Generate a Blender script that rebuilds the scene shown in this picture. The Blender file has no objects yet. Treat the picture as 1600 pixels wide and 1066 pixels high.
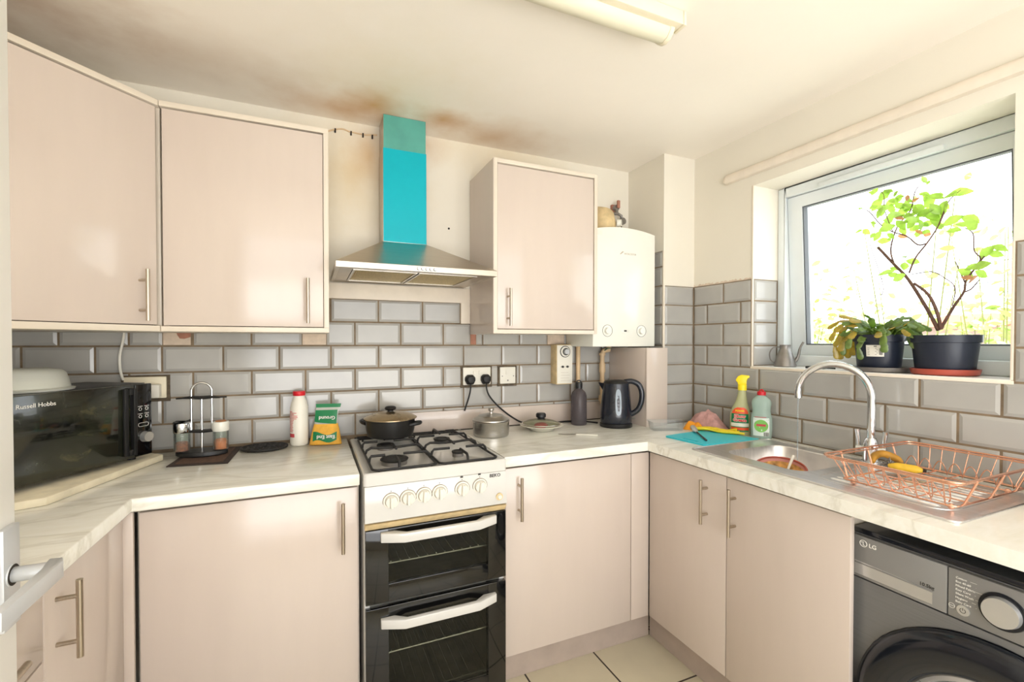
import bpy, bmesh, math, random
from math import sin, cos, pi, radians, sqrt
from mathutils import Vector, Matrix, noise

C = bpy.context.scene.collection
S = bpy.context.scene

# ------------------------------------------------------------------ camera, world, lights, exposure
YAW = 0.41031919
cd = bpy.data.cameras.new('camera')
cam = bpy.data.objects.new('camera', cd); C.objects.link(cam)
cam.location = (0, 0, 1.33)
cam.rotation_euler = (pi/2 - 0.0138896, 0, -YAW)
cd.sensor_width = 36.0
cd.lens = 716.697/1600*36
cd.shift_x = 1.863/1600
cd.shift_y = 11.794/1600
cd.clip_start = 0.02
S.camera = cam

S.view_settings.view_transform = 'Standard'
S.view_settings.look = 'None'
S.view_settings.gamma = 1
S.view_settings.use_curve_mapping = False
S.view_settings.exposure = -0.05

world = bpy.data.worlds.new('overcast_sky'); S.world = world
world.use_nodes = True
wn = world.node_tree; wn.nodes.clear()
wo = wn.nodes.new('ShaderNodeOutputWorld'); wb = wn.nodes.new('ShaderNodeBackground')
wt = wn.nodes.new('ShaderNodeTexCoord'); ws = wn.nodes.new('ShaderNodeSeparateXYZ')
wr = wn.nodes.new('ShaderNodeValToRGB')
wr.color_ramp.elements[0].position = 0.0; wr.color_ramp.elements[0].color = (1.0, 1.0, 1.0, 1)
wr.color_ramp.elements[1].position = 0.8; wr.color_ramp.elements[1].color = (0.86, 0.93, 1.0, 1)
wn.links.new(wt.outputs['Generated'], ws.inputs[0]); wn.links.new(ws.outputs['Z'], wr.inputs[0])
wn.links.new(wr.outputs[0], wb.inputs[0]); wb.inputs[1].default_value = 4.2
wn.links.new(wb.outputs[0], wo.inputs[0])

def area(name, loc, rot, sx, sy, energy, color):
    l = bpy.data.lights.new(name, 'AREA'); l.shape = 'RECTANGLE'; l.size = sx; l.size_y = sy
    l.energy = energy; l.color = color
    o = bpy.data.objects.new(name, l); C.objects.link(o); o.location = loc; o.rotation_euler = rot
    return o
# fill light added behind the camera, tilted up to brighten the ceiling
area('rear_fill', (0.40, -1.00, 0.95), (pi/2+radians(62), 0, 0), 2.2, 1.2, 33, (1.0, 0.985, 0.98))

# sun over the garden, along the outer wall: it never shines straight in
sl = bpy.data.lights.new('garden_sun', 'SUN'); sl.energy = 16; sl.angle = radians(2); sl.color = (1.0, 0.97, 0.92)
so_ = bpy.data.objects.new('garden_sun', sl); C.objects.link(so_)
so_.rotation_euler = Vector((.12, -.52, -.85)).to_track_quat('-Z', 'Y').to_euler()

# ------------------------------------------------------------------ helpers
def lin(c):
    return tuple(((x/255)/12.92 if x/255 <= .04045 else ((x/255+.055)/1.055)**2.4) for x in c)

class NT:
    def __init__(s, name):
        s.m = bpy.data.materials.new(name); s.m.use_nodes = True
        s.t = s.m.node_tree; s.b = s.t.nodes['Principled BSDF']; s.out = s.t.nodes['Material Output']
    def n(s, k, **kw):
        x = s.t.nodes.new(k)
        for a, v in kw.items(): setattr(x, a, v)
        return x
    def l(s, a, b): s.t.links.new(a, b)
    def co(s, scale=(1,1,1), rot=(0,0,0), loc=(0,0,0), kind='Object'):
        tc = s.n('ShaderNodeTexCoord'); mp = s.n('ShaderNodeMapping')
        mp.inputs['Scale'].default_value = scale; mp.inputs['Rotation'].default_value = rot; mp.inputs['Location'].default_value = loc
        if kind == 'World':
            g = s.n('ShaderNodeNewGeometry'); s.l(g.outputs['Position'], mp.inputs[0])
        else: s.l(tc.outputs[kind], mp.inputs[0])
        return mp.outputs[0]
    def noise(s, co, scale, detail=4, rough=.55, dist=0):
        x = s.n('ShaderNodeTexNoise'); x.inputs['Scale'].default_value = scale; x.inputs['Detail'].default_value = detail
        x.inputs['Roughness'].default_value = rough; x.inputs['Distortion'].default_value = dist
        s.l(co, x.inputs['Vector']); return x.outputs['Fac']
    def ramp(s, f, stops):
        r = s.n('ShaderNodeValToRGB'); e = r.color_ramp.elements
        while len(e) < len(stops): e.new(0.5)
        for i, (p, c) in enumerate(stops):
            e[i].position = p; e[i].color = (c if len(c) == 4 else (*c, 1))
        s.l(f, r.inputs[0]); return r.outputs[0]
    def mix(s, f, a, b, mode='MIX'):
        x = s.n('ShaderNodeMix', data_type='RGBA', blend_type=mode)
        for k, v in ((0, f), (6, a), (7, b)):
            if isinstance(v, (int, float)): x.inputs[k].default_value = v
            elif isinstance(v, tuple): x.inputs[k].default_value = (*v[:3], 1)
            else: s.l(v, x.inputs[k])
        return x.outputs[2]
    def math(s, op, a, b=None, clamp=False):
        x = s.n('ShaderNodeMath', operation=op); x.use_clamp = clamp
        for k, v in ((0, a), (1, b)):
            if v is None: continue
            if isinstance(v, (int, float)): x.inputs[k].default_value = v
            else: s.l(v, x.inputs[k])
        return x.outputs[0]
    def bump(s, h, strength, dist=.002):
        b = s.n('ShaderNodeBump'); b.inputs['Strength'].default_value = strength; b.inputs['Distance'].default_value = dist
        s.l(h, b.inputs['Height']); s.l(b.outputs[0], s.b.inputs['Normal'])

def mat(name, rgb, rough=.5, metal=0, var=.06, vs=6, coat=0, trans=0, alpha=1, bump=0, bs=60, stretch=(1,1,1), ior=1.45, sub=0, spec=.5):
    """Principled surface with a little procedural mottling of colour and gloss."""
    m = NT(name); b = m.b; c = lin(rgb)
    co = m.co(scale=stretch, kind='World')
    f = m.noise(co, vs, 3)
    lo = tuple(max(0, x*(1-var)) for x in c); hi = tuple(min(1, x*(1+var)) for x in c)
    m.l(m.ramp(f, [(.3, lo), (.7, hi)]), b.inputs['Base Color'])
    rr = m.n('ShaderNodeMapRange'); rr.inputs['To Min'].default_value = max(.02, rough*.85); rr.inputs['To Max'].default_value = min(1, rough*1.15)
    m.l(f, rr.inputs[0]); m.l(rr.outputs[0], b.inputs['Roughness'])
    b.inputs['Metallic'].default_value = metal; b.inputs['Coat Weight'].default_value = coat
    b.inputs['Coat Roughness'].default_value = .08; b.inputs['Transmission Weight'].default_value = trans
    b.inputs['Alpha'].default_value = alpha; b.inputs['IOR'].default_value = ior
    b.inputs['Specular IOR Level'].default_value = spec
    if bump: m.bump(m.noise(co, bs, 4), bump)
    return m.m

def clear(name, rgb, gloss=.08, rough=.02, opacity=.0):
    """Thin clear pane: mostly see-through, a little gloss, some body colour."""
    m = NT(name); t = m.n('ShaderNodeBsdfTransparent'); g = m.n('ShaderNodeBsdfGlossy'); d = m.n('ShaderNodeBsdfDiffuse')
    t.inputs[0].default_value = (*lin(rgb), 1); g.inputs['Roughness'].default_value = rough; d.inputs[0].default_value = (*lin(rgb), 1)
    lw = m.n('ShaderNodeLayerWeight'); lw.inputs[0].default_value = .25
    a = m.n('ShaderNodeMixShader'); a.inputs[0].default_value = opacity; m.l(t.outputs[0], a.inputs[1]); m.l(d.outputs[0], a.inputs[2])
    x = m.n('ShaderNodeMixShader'); m.l(m.math('MULTIPLY', lw.outputs['Fresnel'], gloss*4, True), x.inputs[0])
    m.l(a.outputs[0], x.inputs[1]); m.l(g.outputs[0], x.inputs[2]); m.l(x.outputs[0], m.out.inputs[0])
    return m.m

def brushed(name, rgb, rough=.28, stretch=(2, 2, 200), var=.10):
    return mat(name, rgb, rough, 1.0, var, 3, stretch=stretch)

class MB:
    """Collects shapes (in world coordinates) into one mesh."""
    def __init__(s): s.v = []; s.f = []; s.mi = []; s.M = None
    def at(s, loc=(0,0,0), rz=0, rx=0, ry=0):
        s.M = Matrix.Translation(loc) @ Matrix.Rotation(rz, 4, 'Z') @ Matrix.Rotation(ry, 4, 'Y') @ Matrix.Rotation(rx, 4, 'X'); return s
    def add(s, vs, fs, mi=0):
        o = len(s.v)
        s.v += [(s.M @ Vector(p)) if s.M else Vector(p) for p in vs]
        s.f += [tuple(i+o for i in f) for f in fs]; s.mi += [mi]*len(fs); return s
    def box(s, x0, x1, y0, y1, z0, z1, mi=0):
        return s.add([(x0,y0,z0),(x1,y0,z0),(x1,y1,z0),(x0,y1,z0),(x0,y0,z1),(x1,y0,z1),(x1,y1,z1),(x0,y1,z1)],
                     [(3,2,1,0),(4,5,6,7),(0,1,5,4),(1,2,6,5),(2,3,7,6),(3,0,4,7)], mi)
    def prism(s, poly, z0, z1, mi=0, axis='z'):
        n = len(poly)
        def P(a, b, c): return {'z': (a, b, c), 'y': (a, c, b), 'x': (c, a, b)}[axis]
        vs = [P(a, b, z0) for a, b in poly] + [P(a, b, z1) for a, b in poly]
        return s.add(vs, [tuple(range(n))[::-1], tuple(range(n, 2*n))] + [(i, (i+1) % n, n+(i+1) % n, n+i) for i in range(n)], mi)
    def frame(s, a0, a1, b0, b1, w, c0, c1, axis='y', mi=0, wt=None):
        """A rectangular frame; members w wide; (a, b) in the frame's plane, c its depth."""
        wt = wt or (w, w, w, w)
        for (p0, p1, q0, q1) in ((a0, a0+wt[0], b0, b1), (a1-wt[1], a1, b0, b1), (a0+wt[0], a1-wt[1], b0, b0+wt[2]), (a0+wt[0], a1-wt[1], b1-wt[3], b1)):
            s.prism([(p0,q0),(p1,q0),(p1,q1),(p0,q1)], c0, c1, mi, axis)
        return s
    def loft(s, rings, mi=0, cap0=True, cap1=True, closed=True):
        n = len(rings[0]); vs = [p for r in rings for p in r]; fs = []
        for k in range(len(rings)-1):
            for i in range(n if closed else n-1):
                j = (i+1) % n; fs.append((k*n+i, k*n+j, (k+1)*n+j, (k+1)*n+i))
        if cap0: fs.append(tuple(range(n))[::-1])
        if cap1: fs.append(tuple(range((len(rings)-1)*n, len(rings)*n)))
        return s.add(vs, fs, mi)
    def lathe(s, prof, c=(0,0,0), n=32, sx=1, sy=1, mi=0, cap0=True, cap1=True):
        return s.loft([[(c[0]+r*sx*cos(2*pi*i/n), c[1]+r*sy*sin(2*pi*i/n), c[2]+z) for i in range(n)] for r, z in prof], mi, cap0, cap1)
    def cyl(s, p0, p1, r0, r1=None, n=16, mi=0):
        return s.tube([p0, p1], [r0, r0 if r1 is None else r1], n, mi)
    def tube(s, pts, r, n=8, mi=0, closed=False):
        pts = [Vector(p) for p in pts]; k = len(pts)
        rs = r if isinstance(r, (list, tuple)) else [r]*k
        up = None; rings = []
        for i, p in enumerate(pts):
            if closed: d = pts[(i+1) % k] - pts[i-1]
            else: d = pts[min(i+1, k-1)] - pts[max(i-1, 0)]
            d = d.normalized() if d.length > 1e-9 else Vector((0,0,1))
            if up is None:
                up = Vector((0,0,1)) if abs(d.z) < .9 else Vector((1,0,0))
            a = d.cross(up)
            if a.length < 1e-6: a = d.cross(Vector((0.3,1,0.1)))
            a.normalize(); b = a.cross(d).normalized(); up = b
            rings.append([tuple(p + a*cos(2*pi*j/n)*rs[i] + b*sin(2*pi*j/n)*rs[i]) for j in range(n)])
        if closed: rings.append(rings[0]); return s.loft(rings, mi, False, False)
        return s.loft(rings, mi)
    def ball(s, c, r, n=16, m=10, sc=(1,1,1), mi=0):
        rings = [[(c[0]+r*sc[0]*sin(pi*k/m)*cos(2*pi*i/n), c[1]+r*sc[1]*sin(pi*k/m)*sin(2*pi*i/n), c[2]-r*sc[2]*cos(pi*k/m)) for i in range(n)] for k in range(1, m)]
        return s.loft(rings, mi)
    def hole_plate(s, outer, holes, z0, z1, mi=0, hole_walls=True):
        bm = bmesh.new(); loops = [outer]+holes
        for lp in loops:
            vs = [bm.verts.new((x, y, 0)) for x, y in lp]
            for i in range(len(vs)): bm.edges.new((vs[i], vs[(i+1) % len(vs)]))
        bmesh.ops.triangle_fill(bm, use_beauty=True, use_dissolve=False, edges=bm.edges[:], normal=(0,0,1))
        bm.verts.index_update()
        P = [(v.co.x, v.co.y) for v in bm.verts]; F = [tuple(v.index for v in f.verts) for f in bm.faces]
        if bm.faces and sum(f.normal.z for f in bm.faces) < 0: F = [f[::-1] for f in F]
        bm.free()
        s.add([(x, y, z1) for x, y in P], F, mi)
        s.add([(x, y, z0) for x, y in P], [f[::-1] for f in F], mi)
        for k, lp in enumerate(loops):
            if k and not hole_walls: continue
            n = len(lp)
            s.add([(x,y,z0) for x,y in lp]+[(x,y,z1) for x,y in lp], [(i,(i+1)%n,n+(i+1)%n,n+i) for i in range(n)], mi)
        return s
    def build(s, name, mats, parent=None, bevel=0, seg=2, smooth=40, merge=True):
        me = bpy.data.meshes.new(name)
        W = WM.get(parent.name, Matrix()) if parent else Matrix()
        inv = W.inverted()
        me.from_pydata([tuple(inv @ p) for p in s.v], [], s.f)
        if not isinstance(mats, (list, tuple)): mats = [mats]
        for m in mats: me.materials.append(m)
        for p, i in zip(me.polygons, s.mi): p.material_index = i
        bm = bmesh.new(); bm.from_mesh(me)
        if merge: bmesh.ops.remove_doubles(bm, verts=bm.verts[:], dist=1e-5)
        bmesh.ops.recalc_face_normals(bm, faces=bm.faces[:])
        if bevel:
            es = [e for e in bm.edges if len(e.link_faces) == 2 and e.calc_face_angle(0) > radians(30)]
            bmesh.ops.bevel(bm, geom=es, offset=bevel, segments=seg, profile=.5, affect='EDGES', clamp_overlap=True)
        if smooth:
            for f in bm.faces: f.smooth = True
            for e in bm.edges:
                e.smooth = len(e.link_faces) == 2 and e.calc_face_angle(0) < radians(smooth)
        bm.to_mesh(me); bm.free()
        o = bpy.data.objects.new(name, me); C.objects.link(o)
        if parent: o.parent = parent; WM[o.name] = W
        return o

WM = {}
def thing(name, label, cat, loc=(0,0,0), rz=0, group=None):
    o = bpy.data.objects.new(name, None); C.objects.link(o); o.empty_display_size = .05
    o.location = loc; o.rotation_euler = (0, 0, rz)
    WM[o.name] = Matrix.Translation(loc) @ Matrix.Rotation(rz, 4, 'Z')
    return tag(o, label, cat, group)
def tag(o, label, cat, group=None):
    o['label'] = label; o['category'] = cat
    if group: o['group'] = group
    return o
def struct(o): o['kind'] = 'structure'; return o
def rrect(x0, x1, y0, y1, r, n=6):
    out = []
    for cx, cy, a in ((x1-r, y1-r, 0), (x0+r, y1-r, pi/2), (x0+r, y0+r, pi), (x1-r, y0+r, 3*pi/2)):
        out += [(cx+r*cos(a+pi/2*i/n), cy+r*sin(a+pi/2*i/n)) for i in range(n+1)]
    return out
def arc(c, r, a0, a1, n, ux, uy):
    c, ux, uy = Vector(c), Vector(ux), Vector(uy)
    return [c + ux*r*cos(a0+(a1-a0)*i/n) + uy*r*sin(a0+(a1-a0)*i/n) for i in range(n+1)]

def lettering(text, size, m, parent, loc, ux, uy, name='lettering', align='LEFT', depth=.0004, bold=0, spacing=1.0):
    cu = bpy.data.curves.new('t', 'FONT'); cu.body = text; cu.size = size; cu.extrude = depth; cu.align_x = align
    cu.offset = bold; cu.space_character = spacing; cu.resolution_u = 3
    o = bpy.data.objects.new('t', cu); C.objects.link(o)
    me = bpy.data.meshes.new_from_object(o.evaluated_get(bpy.context.evaluated_depsgraph_get()))
    bpy.data.objects.remove(o); bpy.data.curves.remove(cu)
    X = Vector(ux).normalized(); Y = Vector(uy).normalized(); Z = X.cross(Y)
    M = Matrix(((X.x, Y.x, Z.x, loc[0]), (X.y, Y.y, Z.y, loc[1]), (X.z, Y.z, Z.z, loc[2]), (0,0,0,1)))
    b = MB(); b.add([M @ v.co for v in me.vertices], [tuple(p.vertices) for p in me.polygons])
    bpy.data.meshes.remove(me)
    return b.build(name, m, parent, smooth=0, merge=False)

def bar_handle(p0, p1, nrm, parent, m, off=.033, r=.006, inset=.033):
    """Straight bar on two posts; p0, p1 are the bar's ends projected on the door face."""
    p0, p1, n = Vector(p0), Vector(p1), Vector(nrm).normalized(); d = (p1-p0).normalized()
    b = MB(); b.cyl(p0+n*off, p1+n*off, r, n=12)
    for q in (p0+d*inset, p1-d*inset): b.cyl(q, q+n*off, r*.75, n=10)
    return b.build('handle', m, parent)

# ------------------------------------------------------------------ materials
def make_plaster(name, rgb, tints):
    m = NT(name); co = m.co(kind='World')
    f = m.noise(co, 3, 5); c = lin(rgb)
    col = m.ramp(f, [(.3, tuple(x*.97 for x in c)), (.7, c)])
    if tints:
        pos = m.n('ShaderNodeNewGeometry').outputs['Position']
        for (p, r, tint, k, sc) in tints:
            # tinted patch with an uneven edge, fixed to the surface; grease stains round the hood
            v = m.n('ShaderNodeVectorMath', operation='SUBTRACT'); m.l(pos, v.inputs[0]); v.inputs[1].default_value = p
            w = m.n('ShaderNodeVectorMath', operation='MULTIPLY'); m.l(v.outputs[0], w.inputs[0]); w.inputs[1].default_value = sc
            d = m.n('ShaderNodeVectorMath', operation='LENGTH'); m.l(w.outputs[0], d.inputs[0])
            g = m.math('DIVIDE', d.outputs['Value'], r)
            g = m.math('ADD', g, m.math('MULTIPLY', m.math('SUBTRACT', m.noise(co, 9, 4), .5), .7))
            g = m.math('SUBTRACT', 1.0, g, True); g = m.math('MULTIPLY', m.math('POWER', g, 1.4), k)
            col = m.mix(g, col, lin(tint))
    m.l(col, m.b.inputs['Base Color']); m.b.inputs['Roughness'].default_value = .6
    m.b.inputs['Specular IOR Level'].default_value = .3
    m.bump(m.noise(co, 28, 5), .12, .004)
    return m.m

CEIL = 2.296; BW = 2.140; BT = 2.134; RW = 1.868; RT = 1.862; LW = -1.05; WTZ = .908
OR = (188, 128, 38); BR = (168, 122, 78)
M = {}
M['ceiling'] = make_plaster('ceiling_paint', (248, 241, 230), [
    ((.24, 1.95, CEIL), .20, OR, .75, (1, 1, 1)), ((.12, 2.03, CEIL), .30, OR, .5, (.8, 1.6, 1)),
    ((.53, 1.96, CEIL), .16, OR, .75, (1, 1.2, 1)), ((.80, 2.03, CEIL), .42, (190, 140, 62), .55, (1, 1.8, 1)),
    ((-.45, 1.85, CEIL), .40, BR, .30, (.7, 1.6, 1)), ((-.85, 1.55, CEIL), .50, BR, .75, (1, 1, 1)), ((.3, 1.8, CEIL), .5, (222, 202, 140), .3, (1, 1, 1))])  # browner tint over the left cabinets, yellower near the hood
M['plaster'] = make_plaster('wall_paint', (231, 225, 211), [
    ((.24, BW, 2.16), .20, OR, .55, (1.6, 1, .9)), ((.50, BW, 2.25), .14, OR, .4, (1, 1, 1)), ((.17, BW, 2.05), .42, (212, 184, 130), .5, (1, 1, 1)),
    ((.9, BW, 2.28), .4, (214, 190, 140), .4, (.7, 1, 2))])
M['patch'] = mat('bare_plaster', (214, 196, 176), .8, var=.12, vs=30, bump=.3, bs=90)
M['pink_patch'] = mat('pink_undercoat', (168, 118, 98), .85, var=.15, vs=40)
M['tile'] = mat('grey_glazed_tile', (171, 169, 164), .16, var=.07, vs=5, coat=.3)
M['grout'] = mat('dirty_grout', (126, 109, 88), .85, var=.28, vs=18, bump=.3)
M['cream_trim'] = mat('cream_painted_trim', (230, 219, 203), .45, var=.05, vs=14, bump=.1)
M['cab'] = mat('beige_gloss_front', (205, 191, 180), .15, var=.012, vs=4, stretch=(6, 6, 1), coat=.12)
M['cabedge'] = mat('cream_cabinet_board', (217, 206, 190), .32, var=.03, vs=9)
M['plinth'] = mat('dull_beige_plinth', (180, 164, 152), .42, var=.08, vs=12)
M['dark'] = mat('dark_gap', (38, 30, 24), .8)
M['inside'] = mat('gap_shade_tone', (150, 138, 128), .6)  # dull tone painted for the shade in the corner unit's door gaps
M['steel'] = brushed('brushed_steel', (196, 192, 186), .30)
M['steelh'] = brushed('brushed_steel_handle', (186, 174, 158), .30, (60, 60, 3))
M['hood'] = brushed('hood_steel', (188, 180, 168), .34, (3, 3, 120))
M['sinksteel'] = brushed('sink_steel', (228, 226, 226), .32, (30, 4, 4))
M['chrome'] = mat('chrome', (214, 216, 218), .08, 1.0, .03)
M['alu'] = mat('satin_aluminium', (206, 208, 210), .40, .45, .03)
M['filter'] = mat('greasy_mesh_filter', (196, 180, 138), .45, .6, .2, 120, bump=.4, bs=400)
M['film'] = mat('turquoise_film', (0, 172, 188), .38, .0, .03, spec=.3)
M['film2'] = mat('weathered_turquoise_film', (84, 160, 148), .34, .0, .09, 10, coat=.3)
M['white'] = mat('white_enamel', (212, 210, 205), .18, var=.03, coat=.4)
M['whiteplastic'] = mat('white_plastic', (230, 226, 214), .4, var=.04)
M['grime'] = mat('dark_grime', (96, 84, 68), .9, var=.4, vs=50)
M['yellowed'] = mat('yellowed_plastic', (216, 192, 146), .5, var=.16, vs=25)
M['cream_enamel'] = mat('cream_enamel', (230, 229, 219), .22, var=.02, coat=.3)
M['black'] = mat('black_plastic', (26, 26, 27), .38, var=.15)
M['blackiron'] = mat('black_cast_iron', (30, 29, 28), .55, var=.25, vs=40, bump=.2, bs=200)
M['blackpot'] = mat('black_nonstick', (24, 23, 22), .35, var=.3, vs=30)
M['glassblack'] = mat('black_oven_glass', (9, 9, 10), .05, var=.2, coat=.5)
M['ovenpane'] = clear('smoked_oven_pane', (205, 205, 198), .20, .03, .0)
M['oven'] = mat('oven_enamel', (150, 148, 138), .4, var=.2, vs=20)
M['bright'] = mat('bright_wire', (225, 222, 212), .25, .6, .03)
M['copper'] = mat('copper_wire', (236, 184, 158), .24, 1.0, .08, 12)
M['upvc'] = mat('white_window_plastic', (226, 232, 234), .3, var=.02)
M['gasket'] = mat('grey_gasket', (92, 96, 100), .6)
M['pane'] = clear('window_glass', (252, 254, 255), .05, .01, .0)
M['door'] = mat('white_gloss_door', (238, 236, 230), .3, var=.02)
M['diffuser'] = mat('frosted_diffuser', (224, 219, 196), .4, var=.02)
M['lamp_base'] = mat('aged_cream_metal', (232, 222, 196), .4, var=.03)
M['pipe'] = mat('yellowed_pipe_paint', (214, 186, 148), .5, var=.14, vs=18)
M['green'] = mat('green_ptfe', (70, 104, 82), .6)
M['black_rubber'] = mat('black_rubber', (22, 22, 23), .5)
M['wm'] = mat('graphite_steel', (126, 126, 127), .42, .45, .06, 3, stretch=(3, 2, 140))
M['wm_panel'] = mat('graphite_plastic', (142, 141, 140), .42, .3, .03)
M['wm_black'] = mat('washer_black', (20, 24, 32), .16, var=.1, coat=.4)
M['silver'] = mat('silver_plastic', (214, 214, 213), .28, .7, .05)
M['print_dark'] = mat('dark_print', (60, 58, 56), .6)
M['print_light'] = mat('light_print', (236, 234, 228), .5)
M['navy'] = mat('navy_pot_plastic', (34, 40, 54), .38, var=.1)
M['terracotta'] = mat('terracotta_plastic', (170, 78, 62), .42, var=.08)
M['zinc'] = mat('dull_zinc', (140, 136, 132), .42, .8, .15, 20)
M['soil'] = mat('dark_soil', (52, 40, 30), .95, var=.4, vs=80, bump=.6, bs=120)
M['bark'] = mat('brown_bark', (104, 78, 66), .8, var=.25, vs=60)
M['board'] = mat('worn_white_board', (226, 216, 190), .6, var=.14, vs=16, bump=.3, bs=50)
M['mat'] = mat('woven_brown_mat', (96, 74, 62), .85, var=.35, vs=70, bump=.5, bs=300)
M['mat_border'] = mat('woven_dark_border', (62, 52, 48), .85, var=.3, vs=90, bump=.5, bs=300)
M['clearplastic'] = clear('clear_plastic', (250, 252, 253), .10, .06, .04)
M['milky'] = clear('milky_plastic', (226, 228, 220), .10, .12, .55)
M['jar'] = clear('clear_jar_glass', (240, 244, 240), .18, .02, .05)
M['lidglass'] = clear('lid_glass', (215, 215, 195), .14, .03, .14)
M['smoke'] = clear('smoked_bottle', (152, 144, 148), .16, .06, .22)
M['turq'] = mat('turquoise_board', (54, 198, 214), .38, var=.03)
M['pinkcloth'] = mat('pink_terry_cloth', (196, 152, 148), .95, var=.12, vs=60, bump=.7, bs=220)
M['orange'] = mat('orange_cloth', (240, 158, 42), .85, var=.12, vs=40, bump=.4, bs=160)
M['yellowcloth'] = mat('yellow_rubber', (232, 206, 46), .5, var=.1, vs=30)
M['red'] = mat('red_plastic', (206, 26, 40), .35, var=.05)
M['redprint'] = mat('red_print', (198, 70, 76), .5)
M['yellow'] = mat('yellow_plastic', (250, 224, 34), .35, var=.05)
M['greenlabel'] = mat('green_print', (20, 120, 72), .4, var=.08)
M['spice'] = mat('ground_spice', (226, 170, 66), .8, var=.1, vs=60, bump=.3, bs=200)
M['orange_spice'] = mat('orange_spice', (232, 128, 60), .9, var=.15, vs=90)
M['chilli'] = mat('dried_chilli_flakes', (158, 84, 44), .9, var=.5, vs=160)
M['spraybody'] = clear('pale_yellow_liquid', (228, 228, 184), .12, .08, .5)
M['washbody'] = clear('pale_green_liquid', (206, 226, 216), .12, .06, .5)
M['orangelabel'] = mat('orange_red_label', (226, 82, 44), .4)
M['whitelabel'] = mat('white_label', (224, 232, 224), .4)
M['limelabel'] = mat('lime_label', (128, 190, 92), .4)
M['banana'] = mat('banana_skin', (222, 180, 52), .5, var=.2, vs=22)
M['brown_banana'] = mat('browned_banana_skin', (176, 128, 46), .55, var=.3, vs=26)
M['pinkbowl'] = mat('pink_ceramic', (222, 158, 152), .2, var=.06, coat=.3)
M['food'] = mat('curry_leftovers', (196, 146, 78), .6, var=.6, vs=45, bump=.6, bs=60)
M['food_red'] = mat('sauce_smear', (130, 44, 34), .5, var=.4, vs=40)
M['kettle'] = mat('dark_slate_plastic', (28, 32, 42), .22, var=.1, coat=.3)
M['gauge'] = mat('grey_water_gauge', (140, 152, 162), .2, var=.05)
M['water'] = clear('running_water', (240, 246, 250), .3, .02, .1)
M['platewhite'] = mat('white_glazed_plate', (226, 222, 206), .18, var=.03, coat=.3)
M['wood'] = mat('pale_wood', (176, 120, 78), .6, var=.2, vs=10, stretch=(1, 6, 6))
M['brick'] = mat('far_brick', (150, 132, 122), .9)
M['rooftile'] = mat('far_roof', (160, 96, 70), .9)
M['grass'] = mat('garden_grass', (104, 132, 58), .95, var=.3, vs=3)
M['bounce_ground'] = mat('pale_bounce_ground', (206, 202, 192), .9, var=.12, vs=2)
M['stem'] = mat('garden_stem', (120, 122, 70), .8)
M['hedge'] = mat('garden_leaf', (160, 184, 96), .7, var=.3, vs=3)
M['hedge2'] = mat('garden_leaf_yellow', (186, 192, 128), .7, var=.25, vs=3)

def leafmat(name, rgb, var=.2):
    m = NT(name); c = lin(rgb); f = m.noise(m.co(kind='World'), 38, 3)
    col = m.ramp(f, [(.3, tuple(x*(1-var) for x in c)), (.7, tuple(min(1, x*(1+var)) for x in c))])
    d = m.n('ShaderNodeBsdfDiffuse'); t = m.n('ShaderNodeBsdfTranslucent'); g = m.n('ShaderNodeBsdfGlossy'); g.inputs['Roughness'].default_value = .35
    m.l(col, d.inputs[0]); m.l(col, t.inputs[0])
    a = m.n('ShaderNodeMixShader'); a.inputs[0].default_value = .65; m.l(d.outputs[0], a.inputs[1]); m.l(t.outputs[0], a.inputs[2])
    b = m.n('ShaderNodeMixShader'); b.inputs[0].default_value = .06; m.l(a.outputs[0], b.inputs[1]); m.l(g.outputs[0], b.inputs[2])
    m.l(b.outputs[0], m.out.inputs[0]); return m.m
M['leaf'] = leafmat('fresh_leaf', (168, 206, 84))
M['leaf_old'] = leafmat('withered_leaf', (196, 140, 96))
M['cactus'] = leafmat('cactus_leaf', (138, 166, 78), .3)
M['cactus_yellow'] = leafmat('yellowing_cactus_leaf', (206, 186, 74), .25)

def marble():
    m = NT('cream_marble_laminate'); co = m.co(rot=(0, 0, radians(-32)), scale=(1, 4.2, 3), kind='World')
    f = m.noise(co, 1.5, 5, .55, .7); g = m.noise(co, 7, 6, .65, .6)
    base = m.ramp(g, [(.25, lin((230, 227, 214))), (.75, lin((243, 242, 236)))])
    v = m.math('SUBTRACT', 1.0, m.math('MULTIPLY', m.math('ABSOLUTE', m.math('SUBTRACT', f, .5)), 22), True)
    m.l(m.mix(m.math('MULTIPLY', v, .30), base, lin((172, 164, 142))), m.b.inputs['Base Color'])
    m.b.inputs['Roughness'].default_value = .20
    return m.m
M['marble'] = marble()

def floor_tiles():
    m = NT('cream_floor_tile'); pos = m.n('ShaderNodeNewGeometry').outputs['Position']
    sp = m.n('ShaderNodeSeparateXYZ'); m.l(pos, sp.inputs[0])
    def grid(ax, off):
        q = m.math('FRACT', m.math('DIVIDE', m.math('ADD', sp.outputs[ax], off), .325))
        return m.math('LESS_THAN', m.math('MINIMUM', q, m.math('SUBTRACT', 1.0, q)), .011)
    g = m.math('MAXIMUM', grid(0, 10*.325-1.102), grid(1, 10*.325-1.366))
    f = m.noise(m.co(kind='World'), 5, 4); c = lin((214, 204, 178))
    col = m.ramp(f, [(.3, tuple(x*.9 for x in c)), (.7, c)])
    m.l(m.mix(g, col, lin((52, 44, 36))), m.b.inputs['Base Color']); m.b.inputs['Roughness'].default_value = .3
    return m.m
M['floor'] = floor_tiles()

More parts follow.
